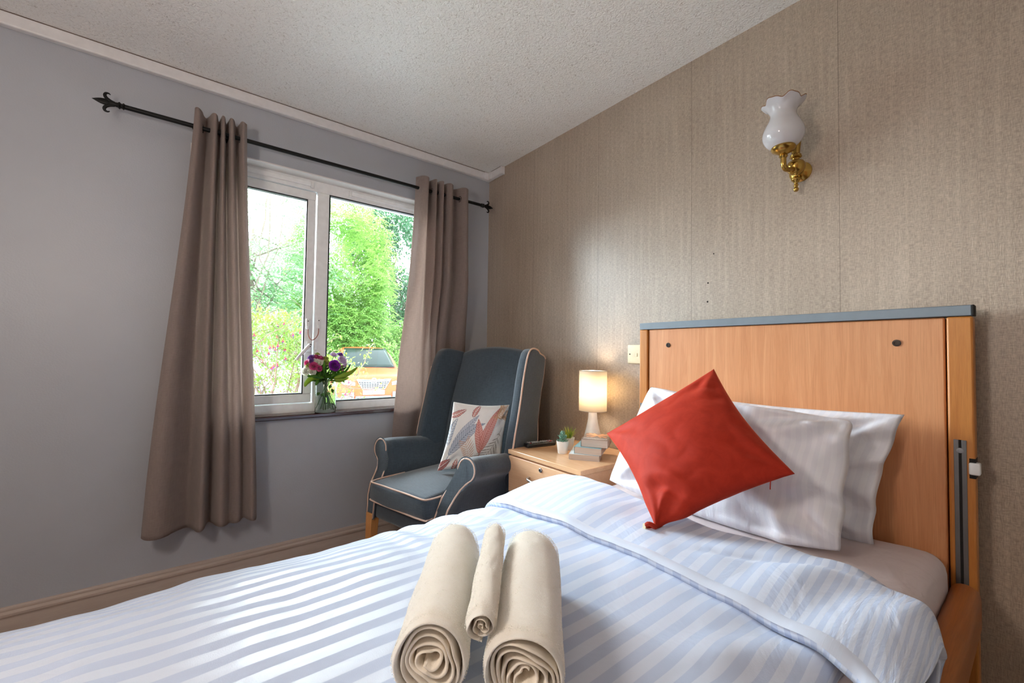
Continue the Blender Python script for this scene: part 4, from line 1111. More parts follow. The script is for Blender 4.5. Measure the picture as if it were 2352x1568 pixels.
# wings
def wing(sg):
    # profile (u,z): front edge up, over the top, down the rear
    front = [(0.375, .600), (0.392, .66), (0.410, .74), (0.432, .82), (0.452, .90), (0.470, .98), (0.490, 1.05), (0.508, 1.10), (0.530, 1.138), (0.558, 1.156), (0.590, 1.158)]
    rear = [(0.640, 1.149), (0.690, 1.134), (0.730, 1.119), (0.744, 1.104), (0.732, 1.02), (0.702, .90), (0.668, .78), (0.640, .65), (0.625, .50), (0.610, .330)]
    prof = front+rear
    bottom = [(0.50, .330), (0.44, .45), (0.40, .56)]
    poly = prof+bottom; n = len(poly)
    def vout(u): return 0.342+0.016*smooth01(0.6, 0.42, u)-0.040*smooth01(0.60, 0.70, u)
    def vo(u, z): return vout(u)-0.055*smooth01(0.66, 0.45, z)
    thick = 0.062
    cu = sum(p[0] for p in poly)/n; cz = sum(p[1] for p in poly)/n
    rows = []
    for (dv, ins) in ((0.0, 0.010), (-0.0015, 0.004), (-0.005, 0.0), (-thick+0.016, 0.0), (-thick+0.006, 0.004), (-thick, 0.014)):
        row = []
        for (u, z) in poly:
            d = math.hypot(u-cu, z-cz)
            # inset toward an inner spine
            su, sz = 0.57, max(0.45, min(1.07, z))
            q = math.hypot(u-su, z-sz) or 1
            u2 = u+(su-u)/q*ins; z2 = z+(sz-z)/q*ins
            row.append((u2, sg*(vo(u, z)+dv), z2))
        rows.append(row)
    vs = [cfn(p) for r_ in rows for p in r_]; fs = []
    for j in range(len(rows)-1):
        for i in range(n): fs.append((j*n+i, j*n+(i+1) % n, (j+1)*n+(i+1) % n, (j+1)*n+i))
    fs.append(tuple(range(n))); fs.append(tuple((len(rows)-1)*n+i for i in range(n-1, -1, -1)))
    w_ = MB().add(vs, fs).build('wing', 'armchair_cloth', arm, angle=60, uvplane=True)
    pts = [(u-0.001, sg*(vo(u, z)-0.003), z+0.001) for u, z in front[1:]+rear[:4]]
    if sg > 0: pipe(pts, w_, 70)
    else: pipe(pts[:6], w_, 30, 0.0022)
    pts = [(u, sg*(vo(u, z)-0.004), z) for u, z in rear[3:]]
    pipe(pts, w_, 40, 0.0018)
wing(-1); wing(1)

# ------------------------------------------------------------------ leaf-print cushion on the armchair
RES = 320
img = np.ones((RES+1, RES+1, 3), dtype=np.float32)*np.array([0.90, 0.88, 0.84], dtype=np.float32)
yy, xx = np.mgrid[0:RES+1, 0:RES+1]/RES; xx = xx*1.0+0.10     # yy down, xx right
def paint(mask, col, a=1.0):
    c = np.array(lin(col)[:3], dtype=np.float32)
    m = (mask*a)[..., None]; img[:] = img*(1-m)+c*m
def axis_coords(pts):
    """distance along / signed distance from a polyline"""
    best = np.full(xx.shape, 9.0); al = np.zeros(xx.shape); sd = np.zeros(xx.shape); acc = 0.0
    q = curve(pts, 26); tot = sum(math.dist(q[i], q[i+1]) for i in range(25))
    for i in range(25):
        (x0, y0), (x1, y1) = q[i], q[i+1]; dx, dy = x1-x0, y1-y0; L = math.hypot(dx, dy) or 1e-6
        t = np.clip(((xx-x0)*dx+(yy-y0)*dy)/(L*L), 0, 1)
        d = np.hypot(xx-x0-t*dx, yy-y0-t*dy); s = np.sign((xx-x0)*dy-(yy-y0)*dx)
        m = d < best; best = np.where(m, d, best); al = np.where(m, (acc+t*L)/tot, al); sd = np.where(m, s*d, sd); acc += L
    return best, al, sd, tot
def broad(pts, w_, c1, c2, veins=26, stem=0.25):
    d, a, s, L = axis_coords(pts)
    b = np.clip((a-stem)/(1-stem), 0, 1)
    wd = w_*np.sin(PI*np.clip(b, 0, 1)**0.8)**0.75
    inside = (d < wd) & (a > stem) & (a < 0.999)
    vein = (np.sin((a*L*1.0-np.abs(s)*0.9)*veins*2*PI/1.0) > 0.25)
    paint(inside.astype(float), c1, 0.9); paint((inside & vein).astype(float), c2, 0.75)
    edge = inside & (d > wd-0.006); paint(edge.astype(float), c2, 0.8)
    paint(((d < 0.005) & (a > 0.02)).astype(float), c2 if stem > .2 else (240, 236, 230), 0.9)
def frond(pts, w_, c1, n=11, lw=0.007, stem=0.2):
    d, a, s, L = axis_coords(pts); paint((d < 0.0035).astype(float), c1, 0.8)
    q = curve(pts, 60)
    for i in range(n):
        t = stem+(1-stem)*i/n; k = int(t*59); x0, y0 = q[k]; x1, y1 = q[min(k+1, 59)]
        dx, dy = x1-x0, y1-y0; L2 = math.hypot(dx, dy) or 1; dx /= L2; dy /= L2
        ln = w_*math.sin(PI*min(1, 0.18+0.8*(1-t)+0.1))
        for sg in (-1, 1):
            ex, ey = x0+(dx*0.75+sg*dy*0.8)*ln, y0+(dy*0.75-sg*dx*0.8)*ln
            mx, my = (x0+ex)/2-dx*0.0, (y0+ey)/2
            px, py = ex-x0, ey-y0; LL_ = px*px+py*py+1e-9
            tt = np.clip(((xx-x0)*px+(yy-y0)*py)/LL_, 0, 1)
            dd = np.hypot(xx-x0-tt*px, yy-y0-tt*py)
            paint((dd < lw*np.sin(PI*np.clip(tt, 0.02, 0.98))**0.7).astype(float), c1, 0.85)
GREY1, GREY2, PINK1, PINK2, TAN, OL, WINE = (196, 202, 212), (132, 140, 156), (226, 164, 152), (200, 122, 112), (212, 166, 138), (158, 150, 140), (136, 78, 82)
broad([(0.16, 0.96), (0.20, 0.72), (0.30, 0.50), (0.46, 0.28), (0.56, 0.16)], 0.070, (198, 203, 212), (160, 166, 180), 24)
broad([(0.13, 1.0), (0.20, 0.74), (0.36, 0.50), (0.55, 0.34), (0.68, 0.29)], 0.085, GREY1, GREY2, 26)
broad([(0.15, 0.74), (0.12, 0.56), (0.13, 0.40), (0.20, 0.22)], 0.050, (190, 196, 206), GREY2, 24, 0.2)
broad([(0.66, 0.90), (0.66, 0.64), (0.60, 0.42), (0.56, 0.22)], 0.075, PINK1, PINK2, 26, 0.22)
broad([(0.66, 0.92), (0.70, 0.60), (0.78, 0.34), (0.92, 0.04)], 0.085, PINK1, PINK2, 26, 0.22)
broad([(0.06, 0.22), (0.20, 0.16), (0.34, 0.08)], 0.045, PINK1, WINE, 30, 0.0)
broad([(0.46, 0.20), (0.50, 0.10), (0.58, 0.00)], 0.045, PINK1, WINE, 30, 0.0)
frond([(0.52, 1.02), (0.52, 0.88), (0.48, 0.72), (0.40, 0.56)], 0.14, TAN, 12)
frond([(0.86, 0.22), (0.94, 0.16), (1.02, 0.08)], 0.26, (206, 160, 120), 8, 0.010, 0.0)
frond([(0.80, 0.20), (0.92, 0.16), (1.0, 0.14)], 0.20, (206, 160, 120), 6, 0.009, 0.0)
frond([(1.02, 0.36), (0.94, 0.56), (0.82, 0.74), (0.74, 0.84)], 0.22, OL, 11, 0.008, 0.0)
broad([(0.02, 1.02), (0.12, 0.94), (0.24, 0.82)], 0.070, (196, 120, 112), WINE, 30, 0.0)
broad([(0.02, 1.02), (0.03, 0.90), (0.05, 0.78)], 0.040, (196, 120, 112), WINE, 30, 0.0)
broad([(0.34, 1.04), (0.33, 0.92), (0.34, 0.82)], 0.040, PINK1, WINE, 30, 0.0)
broad([(0.62, 1.04), (0.70, 0.94), (0.84, 0.86)], 0.050, (190, 196, 206), GREY2, 26, 0.0)
def pcol(u, v):
    c = img[min(RES, int(round(v*RES))), min(RES, int(round(u*RES)))]; return (float(c[0]), float(c[1]), float(c[2]))
lc = thing('cushion', tuple(ch(0.36, 0.03, 0.51)), 'white cushion printed with grey and coral leaves on the dark armchair', 'cushion')
puff([(-.575, -.545, .884), (-.305, -.660, .864), (-.372, -.680, .548), (-.655, -.535, .548)], 0.105, 'cover', 'print', lc, n=230, sag=0.012, power=0.42, wr=0.004, seed=4, color_fn=pcol)

# ------------------------------------------------------------------ bedside cabinet
cab = thing('bedside_cabinet', (-0.21, -1.045, 0), 'light beech bedside cabinet with two-drawer front beside the armchair', 'cabinet')
cy0, cy1 = -1.277, -0.826
MB().box((-0.436, cy0-0.006, 0.659), (-0.008, cy1+0.006, 0.680)).build('top', 'cabinet_top_wood', cab, bevel=0.0025, seg=3)
mb = MB().box((-0.420, cy0, 0.03), (-0.010, cy0+0.016, 0.658)).box((-0.420, cy1-0.016, 0.03), (-0.010, cy1, 0.658))
mb.box((-0.018, cy0+0.016, 0.03), (-0.010, cy1-0.016, 0.658)).box((-0.40, cy0+0.016, 0.05), (-0.02, cy1-0.016, 0.066))
mb.box((-0.415, cy0+0.016, 0.645), (-0.02, cy1-0.016, 0.655)).build('carcass', 'cabinet_wood', cab, bevel=0.0015)
for (z0, z1, nm, lock) in ((0.487, 0.6525, 'drawer', True), (0.318, 0.484, 'drawer', False), (0.07, 0.315, 'door', False)):
    d = MB().box((-0.4365, cy0+0.001, z0), (-0.4205, cy1-0.001, z1)).build(nm, 'cabinet_wood', cab, bevel=0.0018, seg=2)
    zc = z0+0.097 if z1-z0 < 0.2 else z1-0.07
    MB().tube(curve([(-0.4365, -0.978, zc), (-0.452, -0.982, zc-0.001), (-0.461, -1.000, zc-0.004), (-0.463, -1.042, zc-0.006), (-0.461, -1.084, zc-0.004), (-0.452, -1.102, zc-0.001), (-0.4365, -1.106, zc)], 30), 0.0048, 12).build('handle', 'brushed_nickel', d)
    if lock:
        l_ = MB().lathe([(0.0095, 0), (0.0095, 0.004), (0.007, 0.006), (0.0062, 0.0045), (0, 0.0045)], (-0.4365, -1.052, 0.632), 24, (-1, 0, 0)).build('lock', 'steel', d)
        MB().box((-0.4425, -1.0528, 0.6285), (-0.4405, -1.0512, 0.6355)).build('keyhole', 'dark_gap', l_, smooth=False)
for y in (cy0+0.05, cy1-0.05):
    for x in (-0.37, -0.06): MB().cyl((x, y, 0), (x, y, 0.032), 0.018, 16).build('caster', 'dark_metal', cab)

# table lamp, lit
lx, ly = -0.100, -1.048
lamp = thing('table_lamp', (lx, ly, 0.680), 'small lit table lamp with white drum shade on the bedside cabinet', 'lamp')
MB().lathe([(0.056, 0), (0.0575, 0.003), (0.056, 0.010), (0.050, 0.030), (0.042, 0.060), (0.034, 0.090), (0.027, 0.120), (0.0225, 0.145), (0.0205, 0.170), (0.0200, 0.190), (0.010, 0.192), (0.010, 0.215)], (lx, ly, 0.680), 48).build('base', 'white_ceramic', lamp)
mb = MB().lathe([(0.0655, 0.182), (0.0655, 0.375)], (lx, ly, 0.680), 64); mb.f = [f for f in mb.f if len(f) == 4]
shade = mb.build('lamp_shade', 'shade', lamp, solid=0.0012)
for h in (0.183, 0.374):
    MB().tube([(lx+0.0655*math.cos(2*PI*k/48), ly+0.0655*math.sin(2*PI*k/48), 0.680+h) for k in range(48)], 0.0014, 6, closed=True).build('rim_wire', 'brushed_nickel', shade)
mb = MB()
for k in range(3):
    a = 2*PI*k/3+0.4; mb.tube([(lx, ly, 0.892), (lx+0.065*math.cos(a), ly+0.065*math.sin(a), 0.864)], 0.0012, 6)
mb.build('shade_carrier', 'steel', lamp)
MB().lathe([(0.006, 0.0), (0.012, 0.012), (0.019, 0.030), (0.020, 0.042), (0.014, 0.056), (0.0, 0.062)], (lx, ly, 0.892), 24).build('bulb', 'bulb', lamp)
bl = bpy.data.lights.new('bulb_light', 'POINT'); bl.energy = 2.6; bl.color = (1, 0.86, 0.68); bl.shadow_soft_size = 0.025
bo = bpy.data.objects.new('bulb_light', bl); C.objects.link(bo); bo.parent = lamp; bo.location = (0, 0, 0.285)

# paperbacks
def book(label, A, ex, ey, z0, th, cov):
    """A near-left corner; ex along the visible page edge, ey into the depth"""
    A = Vector((A[0], A[1], 0)); ex = Vector((ex[0], ex[1], 0)); ey = Vector((ey[0], ey[1], 0))
    c = A+(ex+ey)/2; t = thing('paperback_book', (c.x, c.y, z0), label, 'book', group='paperbacks stacked on the bedside cabinet')
    def bx(name, a0, a1, b0, b1, h0, h1, mat, bev=0.0):
        vs = [A+ex*a+ey*b+Vector((0, 0, z0+h)) for h in (h0, h1) for b in (b0, b1) for a in (a0, a1)]
        return MB().add(vs, [(0, 2, 3, 1), (4, 5, 7, 6), (0, 1, 5, 4), (2, 6, 7, 3), (0, 4, 6, 2), (1, 3, 7, 5)]).build(name, mat, t, bevel=bev)
    bx('page_block', 0.012, 0.995, 0.004, 0.996, 0.0008, th-0.0008, 'pages', 0.0006)
    cv = bx('cover', -0.002, 1.0, 0.0, 1.0, th-0.0008, th, cov)
    bx('back_cover', -0.002, 1.0, 0.0, 1.0, 0.0, 0.0008, cov); bx('spine', -0.006, 0.004, 0.0, 1.0, 0.0, th, cov)
    return t, A, ex, ey, z0+th
book('paperback with white spine, lowest of the three stacked books', (-.338, -1.123), (.074, -.106), (.134, .096), .680, .0235, 'cover_white')
book('paperback with pale blue cover, middle of the three stacked books', (-.316, -1.132), (.056, -.102), (.135, .080), .7037, .0295, 'cover_blue')
t_, A_, ex_, ey_, zt_ = book('thick paperback with orange patterned cover, topmost of the three books', (-.292, -1.150), (.060, -.096), (.128, .082), .7334, .0330, 'cover_brown')
def onb(a, b, h=0.0004): return A_+ex_*a+ey_*b+Vector((0, 0, zt_+h))
mb = MB()
for (a0, b0, a1, b1, w_) in ((.12, .42, .9, .95, .05), (.12, .95, .9, .42, .05), (.3, .35, .7, .98, .03), (.7, .35, .3, .98, .03), (.06, .68, .94, .7, .04)):
    d = Vector((a1-a0, b1-b0, 0)).normalized(); n_ = Vector((-d.y, d.x, 0))*w_
    hh_ = 0.0004+0.00012*len(mb.f)
    mb.add([onb(a0+n_.x, b0+n_.y, hh_), onb(a0-n_.x, b0-n_.y, hh_), onb(a1-n_.x, b1-n_.y, hh_), onb(a1+n_.x, b1+n_.y, hh_)], [(0, 1, 2, 3)])
mb.build('cover_print', 'cover_orange', t_, smooth=False)
mb = MB(); rr = random.Random(4)
for k in range(34):
    a = 0.06+0.88*(k % 17)/16.5; b = 0.06+0.12*(k//17)+rr.uniform(-.01, .01)
    mb.add([onb(a, b, .0006), onb(a+.026, b, .0006), onb(a+.032, b+.08, .0006), onb(a+.006, b+.08, .0006)], [(0, 1, 2, 3)])
mb.build('pale_pattern', 'cover_white', t_, smooth=False, solid=0.0003)

# remote control
rm0, rm1 = Vector((-0.352, -0.845, 0.680)), Vector((-0.186, -0.872, 0.680))
rd = (rm1-rm0).normalized(); rn = Vector((-rd.y, rd.x, 0))
rem = thing('remote_control', tuple((rm0+rm1)/2), 'black television remote control with red and grey buttons on the cabinet', 'remote control')
def rfn(p):
    return tuple(rm0+rd*p[0]+rn*p[1]+Vector((0, 0, p[2])))
MB().rbox((0.084, 0, 0.0105), (0.168, 0.046, 0.021), 0.009, 8, (0, 0, 0.001), rfn).build('body', 'black_plastic', rem, angle=0)
for i in range(11):
    for j in range(4):
        x = 0.022+i*0.0125; y = -0.0135+j*0.009
        red = (i, j) in ((0, 0), (9, 2), (10, 1), (9, 0))
        if (i, j) in ((1, 1), (1, 2), (5, 0), (5, 3)): continue
        MB().rbox((x, y, 0.0222), (0.0072, 0.0050, 0.0024), 0.001, 1, fn=rfn).build('button', 'red_button' if red else 'grey_button', rem)
MB().box((-0.0004, -0.007, 0.008), (0.002, 0.007, 0.015), lambda p: rfn(p)).build('infrared_window', 'dark_gap', rem)

# potted plants
def pot(label, x, y, kind, s=1.0):
    p = thing('potted_succulent' if kind == 'succulent' else 'potted_grass_plant', (x, y, 0.680), label, 'plant', group=None)
    MB().lathe([(0.0, 0.0), (0.0205*s, 0.0), (0.0215*s, 0.002), (0.0285*s, 0.056*s), (0.0265*s, 0.056*s), (0.0250*s, 0.048*s), (0.0, 0.048*s)], (x, y, 0.680), 40).build('pot', 'pot_ceramic', p)
    zt = 0.680+0.050*s; rr = random.Random(len(label))
    mb = MB()
    if kind == 'succulent':
        MB().cyl((x, y, zt-0.002), (x, y, zt+0.034), 0.004, 8).build('stem', 'stem_green', p)
        for ring, (n, el, L, W, hh) in enumerate(((9, 0.20, 0.030, 0.014, 0.004), (8, 0.65, 0.028, 0.013, 0.010), (8, 0.35, 0.026, 0.013, 0.020), (7, 0.85, 0.024, 0.012, 0.026), (6, 1.15, 0.020, 0.010, 0.032))):
            for k in range(n):
                a = 2*PI*k/n+ring*0.4+rr.uniform(-.1, .1)
                d = Vector((math.cos(a)*math.cos(el), math.sin(a)*math.cos(el), math.sin(el)))
                up = Vector((-math.cos(a)*math.sin(el), -math.sin(a)*math.sin(el), math.cos(el))); sd = d.cross(up)
                c = Vector((x, y, zt+hh)); L_ = L*rr.uniform(.9, 1.1)
                rows = [(0.0, 0.35, 0), (0.3, 0.9, .1), (0.6, 1.0, .0), (0.85, 0.6, .10), (1.0, 0.03, .25)]
                vs = []; m_ = len(rows)
                for (t, w_, cu) in rows:
                    q = c+d*L_*t+up*L_*cu*0.6
                    vs += [q+sd*W*0.5*w_, q+up*W*0.12*w_, q-sd*W*0.5*w_, q-up*W*0.20*w_]
                fs = [(i*4+k2, i*4+(k2+1) % 4, (i+1)*4+(k2+1) % 4, (i+1)*4+k2) for i in range(m_-1) for k2 in range(4)]
                mb.add(vs, fs)
        mb.build('leaves', 'succulent', p, angle=0)
    else:
        for k in range(46):
            a = rr.uniform(0, 2*PI); sp_ = rr.uniform(0.1, 1.0)**0.7; L_ = rr.uniform(0.045, 0.078)*(1.1-0.3*sp_)
            d = Vector((math.cos(a)*sp_*0.7, math.sin(a)*sp_*0.7, 1)).normalized(); side = d.cross(Vector((0, 0, 1))).normalized() if sp_ > .01 else Vector((1, 0, 0))
            vs = []
            c = Vector((x+math.cos(a)*0.008, y+math.sin(a)*0.008, zt-0.002))
            for i in range(6):
                t = i/5; q = c+d*L_*t+Vector((math.cos(a), math.sin(a), 0))*L_*0.28*t*t*sp_-Vector((0, 0, 1))*0.1*L_*t*t*sp_
                w_ = 0.0030*(1-t**1.6)+0.0002
                vs += [q+side*w_, q+d.cross(side)*w_*0.4, q-side*w_]
            mb.add(vs, [(i*3+k2, i*3+k2+1, (i+1)*3+k2+1, (i+1)*3+k2) for i in range(5) for k2 in range(2)])
        mb.build('leaves', 'spiky', p, angle=0)
pot('small blue-green succulent in a white pot, in front of the other potted plant', -.282, -1.028, 'succulent')
pot('small spiky green plant in a white pot, behind the succulent', -.205, -.990, 'spiky', 1.02)
# ------------------------------------------------------------------ flowers in a glass vase on the sill
vx_, vy_, vz_ = -1.043, 0.022, 0.802
vase = thing('glass_vase', (vx_, vy_, vz_), 'clear glass cylinder vase of flowers on the window sill', 'vase')
ro = 0.0530
prof = [(0.0, 0.0), (ro-0.004, 0.0), (ro, 0.004), (ro, 0.150), (ro-0.006, 0.164), (ro-0.008, 0.172), (ro-0.0045, 0.182), (ro-0.0065, 0.183), (ro-0.0105, 0.173), (ro-0.0085, 0.163), (ro-0.003, 0.149), (ro-0.003, 0.012), (0.0, 0.011)]
MB().lathe(prof, (vx_, vy_, vz_), 64).build('vase_body', 'vase_glass', vase, angle=50)
GF = 'artificial flowers in the glass vase'
def petals(mb, c, up, R, n_rings, kind, rr):
    up = up.normalized(); a0 = up.cross(Vector((0.3, 0.2, 1))).normalized(); b0 = up.cross(a0)
    for ring in range(n_rings):
        t = ring/(max(1, n_rings-1)); n = 5 if ring > 0 else 3
        rad = R*(0.18+0.82*t); open_ = 0.15+0.75*t if kind != 'ball' else 0.15+0.35*t
        for k in range(n):
            a = 2*PI*(k+0.5*(ring % 2))/n+rr.uniform(-.15, .15)+ring*0.3
            d = a0*math.cos(a)+b0*math.sin(a); s = up.cross(d)
            def f(u, v):
                uu = (u-0.5)*2
                arc = uu*1.05; rr_ = rad*(0.45+0.55*math.sin(PI*0.5*v))*(1+0.22*open_*v*v)
                dd = d*math.cos(arc)+s*math.sin(arc)
                hh = R*(-0.62+(1.15-0.50*t)*v-0.10*abs(uu)**2*v)*(1.0)
                hh -= R*0.34*open_*v*v*t
                rim = 0.10*R*smooth01(0.75, 1.0, v)*open_
                return c+dd*(rr_*(1-0.25*abs(uu)**3*v)+rim)+up*hh
            mb.grid(f, 6, 6)
def flower(kindname, label, c, R, mat, up=(0, -0.6, 0.5), rings=4, kind='rose', leaf=True):
    c = Vector(c); up = Vector(up); rr = random.Random(hash((round(c.x*1e4), round(c.z*1e4))) % 1000)
    t = thing(kindname, (c.x, c.y, c.z), label, 'flower', group=GF)
    mb = MB(); petals(mb, c, up, R, rings, kind, rr)
    mb.build('bloom', mat, t, angle=0, solid=0.0006)
    neck = c-up.normalized()*R*0.6
    foot = Vector((vx_+rr.uniform(-.036, .036)-(c.x-vx_)*0.30, vy_+rr.uniform(-.026, .026), vz_+0.014+rr.uniform(0, .012)))
    th = Vector((vx_+(c.x-vx_)*0.10+rr.uniform(-.006, .006), vy_+rr.uniform(-.008, .008), vz_+0.150))
    MB().tube(curve([tuple(neck), tuple(neck*0.45+th*0.55+Vector((0, 0, .008))), tuple(th), tuple(foot)], 26), 0.0018, 7).build('stem', 'stem_green', t)
    MB().lathe([(0.0015, -0.004), (R*0.32, 0.004), (R*0.42, R*0.25)], tuple(neck-up.normalized()*0.001), 10, tuple(up)).build('sepal', 'stem_green', t)
    its = []
    for k in range(5 if leaf else 2):
        q = neck.lerp(th, rr.uniform(0.12, 0.85)); d = Vector((rr.uniform(-1, 1)+(c.x-vx_)*6, rr.uniform(-1, .3), rr.uniform(-.2, .9))).normalized()
        its.append((q, d, Vector((rr.uniform(-.4, .4), -1, .3)).normalized(), rr.uniform(.022, .036), rr.uniform(.012, .018)))
    leaves_mesh('leaves', 'leaf_rose', t, its)
    return t
FL = [
 ('ranunculus', 'large white ranunculus, lowest on the far left of the bouquet', (-1.152, .000, 1.026), .0215, 'petal_white', (-.5, -.6, .1), 5, 'ball'),
 ('ranunculus', 'small white ranunculus just right of the largest lower left white bloom', (-1.120, -.012, 1.020), .0170, 'petal_white', (-.2, -.8, .05), 5, 'ball'),
 ('ranunculus', 'white ranunculus in the middle of the pink roses', (-1.087, -.005, 1.074), .0205, 'petal_white', (-.1, -.7, .5), 5, 'ball'),
 ('ranunculus', 'white ranunculus half hidden behind the upper pink roses', (-1.112, .012, 1.080), .0160, 'petal_white', (-.2, -.5, .6), 5, 'ball'),
 ('rose', 'bright pink rose above the two lower white blooms', (-1.116, -.016, 1.054), .0190, 'petal_pink', (-.2, -.8, .35), 5, 'rose'),
 ('rose', 'small bright pink rose hanging just left of the dark green leaf', (-1.088, -.022, 1.040), .0140, 'petal_pink', (.1, -.8, .1), 4, 'rose'),
 ('rose', 'pink rose at the top, left of the mullion', (-1.098, .016, 1.104), .0155, 'petal_pink', (-.1, -.4, .8), 4, 'rose'),
 ('rose', 'wide pink rose at the top, beside the pale green buds', (-1.075, .010, 1.098), .0165, 'petal_pink', (.1, -.4, .8), 4, 'rose'),
 ('rose', 'pink rose seen edge-on at the far left of the bouquet', (-1.146, .018, 1.070), .0165, 'petal_pink', (-.9, -.2, .35), 4, 'rose'),
 ('carnation', 'violet carnation behind the pink roses at upper left', (-1.123, .022, 1.100), .0170, 'petal_violet', (-.5, -.4, .7), 5, 'rose'),
 ('carnation', 'small violet carnation left of the white blooms', (-1.126, .006, 1.082), .0120, 'petal_violet', (-.6, -.6, .3), 4, 'rose'),
 ('rose', 'large deep purple rose, largest flower at the centre right', (-1.008, -.020, 1.056), .0260, 'petal_purple', (.15, -.9, .25), 6, 'rose'),
 ('peony', 'large lilac peony at the upper right', (-.963, .000, 1.086), .0240, 'petal_lilac', (.3, -.75, .45), 6, 'ball'),
 ('peony', 'lilac peony at the top of the bouquet, above the purple rose', (-1.006, .020, 1.116), .0190, 'petal_lilac', (0, -.4, .9), 5, 'ball'),
 ('peony', 'small lilac peony low on the right edge', (-.944, .012, 1.060), .0160, 'petal_lilac', (.8, -.5, .1), 5, 'ball'),
 ('carnation', 'violet carnation behind the large lilac peony', (-.966, .030, 1.116), .0175, 'petal_violet', (.3, -.3, .8), 5, 'rose'),
 ('rose', 'pink rose mostly hidden at lower right under the lilac peony', (-.952, .018, 1.038), .0140, 'petal_pink', (.6, -.6, -.1), 4, 'rose'),
 ('hydrangea', 'pale green bud in the centre, upper one of two', (-1.050, .008, 1.096), .0135, 'petal_green', (0, -.5, .7), 4, 'rose'),
 ('hydrangea', 'pale green bud in the centre, lower one of two', (-1.049, -.006, 1.073), .0140, 'petal_green', (0, -.8, .4), 4, 'rose'),
 ('hydrangea', 'pale green bud between the left pink roses', (-1.139, .000, 1.055), .0125, 'petal_green', (-.4, -.7, .4), 4, 'rose'),
 ('hydrangea', 'pale green bud peeping over the topmost pink roses', (-1.088, .026, 1.118), .0110, 'petal_green', (0, -.3, .9), 4, 'rose'),
]
for a in FL: flower(*a)
# foliage sprays in the vase: long blades and bushy greens
fol = thing('foliage_spray', (vx_, vy_, 0.98), 'spray of green leaves fanning out under the flowers in the vase', 'foliage')
rr = random.Random(12)
def blade(pts, W, mat, nm='leaf'):
    q = [Vector(p) for p in curve(pts, 12)]; vs = []; up = Vector((0, -1, 0.35)).normalized()
    for i, p in enumerate(q):
        t = i/11; T_ = (q[min(i+1, 11)]-q[max(i-1, 0)]).normalized(); s = T_.cross(up).normalized()
        w_ = W*math.sin(PI*min(1, 0.10+0.90*t))**0.8*0.5+0.0004
        vs += [p+s*w_-up*w_*0.25, p, p-s*w_-up*w_*0.25]
    return MB().add(vs, [(i*3+k, i*3+k+1, (i+1)*3+k+1, (i+1)*3+k) for i in range(11) for k in range(2)]).build(nm, mat, fol, angle=0, solid=0.0006)
blade([(-1.045, -.005, .985), (-1.062, -.022, 1.030), (-1.068, -.030, 1.080)], .016, 'leaf_rose')
blade([(-1.08, -.005, .985), (-1.12, -.02, .992), (-1.150, -.03, .968), (-1.160, -.035, .945)], .026, 'leaf_lightgreen')
blade([(-1.06, -.01, .988), (-1.10, -.018, .996), (-1.148, -.02, 1.000)], .020, 'leaf_rose')
blade([(-1.01, -.01, .985), (-.965, -.02, 1.000), (-.925, -.022, 1.016), (-.890, -.02, 1.046)], .024, 'leaf_lightgreen')
blade([(-1.00, -.01, .982), (-.96, -.02, .992), (-.915, -.02, 1.020), (-.885, -.015, 1.045)], .014, 'leaf_rose')
blade([(-1.01, -.01, .975), (-.975, -.02, .978), (-.935, -.022, .988)], .026, 'leaf_lightgreen')
blade([(-.98, .0, 1.000), (-.950, -.006, 1.020), (-.920, -.004, 1.062)], .012, 'leaf_rose')
blade([(-1.09, -.005, .985), (-1.095, -.012, .965), (-1.105, -.015, .950)], .016, 'leaf_rose')
its = []
for k in range(300):
    a = rr.uniform(0, 2*PI); r = rr.uniform(0, 1)**0.6
    p = Vector((vx_+0.004+math.cos(a)*r*0.088, vy_+0.004+math.sin(a)*r*0.030, 1.020+rr.uniform(-.045, .050)-0.02*r))
    d = Vector((math.cos(a)*0.8, math.sin(a)*0.5-.3, rr.uniform(-.4, .8))).normalized()
    its.append((p, d, Vector((rr.uniform(-.5, .5), -1, rr.uniform(0, .7))).normalized(), rr.uniform(.016, .034), rr.uniform(.007, .013)))
leaves_mesh('bushy_leaves', 'leaf_rose', fol, its)
its = [(Vector((vx_+rr.uniform(-.035, .035), vy_+rr.uniform(-.03, .01), vz_+rr.uniform(.09, .15))), rdir(-.3), Vector((0, -1, .2)), .030, .018) for k in range(8)]
leaves_mesh('leaves_in_vase', 'leaf_rose', fol, its)

# ------------------------------------------------------------------ outside
GZ = -0.36
o = MB().box((-30, 0.26, GZ-0.1), (45, 60, GZ)).build('parking_ground', 'paving', smooth=False)
tag(o, 'pale tarmac parking area outside the window', 'ground', kind='structure')
# lawn strip with tufts
lawn = MB().box((-2.3, 1.25, GZ), (0.3, 2.65, GZ+0.03)).build('planting_bed', 'grass', smooth=False); lawn['kind'] = 'structure'
its = []
rr = random.Random(5)
for k in range(6000):
    p = Vector((rr.uniform(-2.25, .25), rr.uniform(1.3, 2.6), GZ+0.02)); d = Vector((rr.uniform(-.4, .4), rr.uniform(-.4, .4), 1)).normalized()
    its.append((p, d, rdir(), rr.uniform(.06, .16), .008))
gr = thing('grass_tufts', (-1.5, 1.8, GZ), 'green grass growing in the bed under the window', 'grass'); gr['kind'] = 'stuff'
leaves_mesh('blades', 'grass', gr, its); gr.children[0]['kind'] = 'stuff'

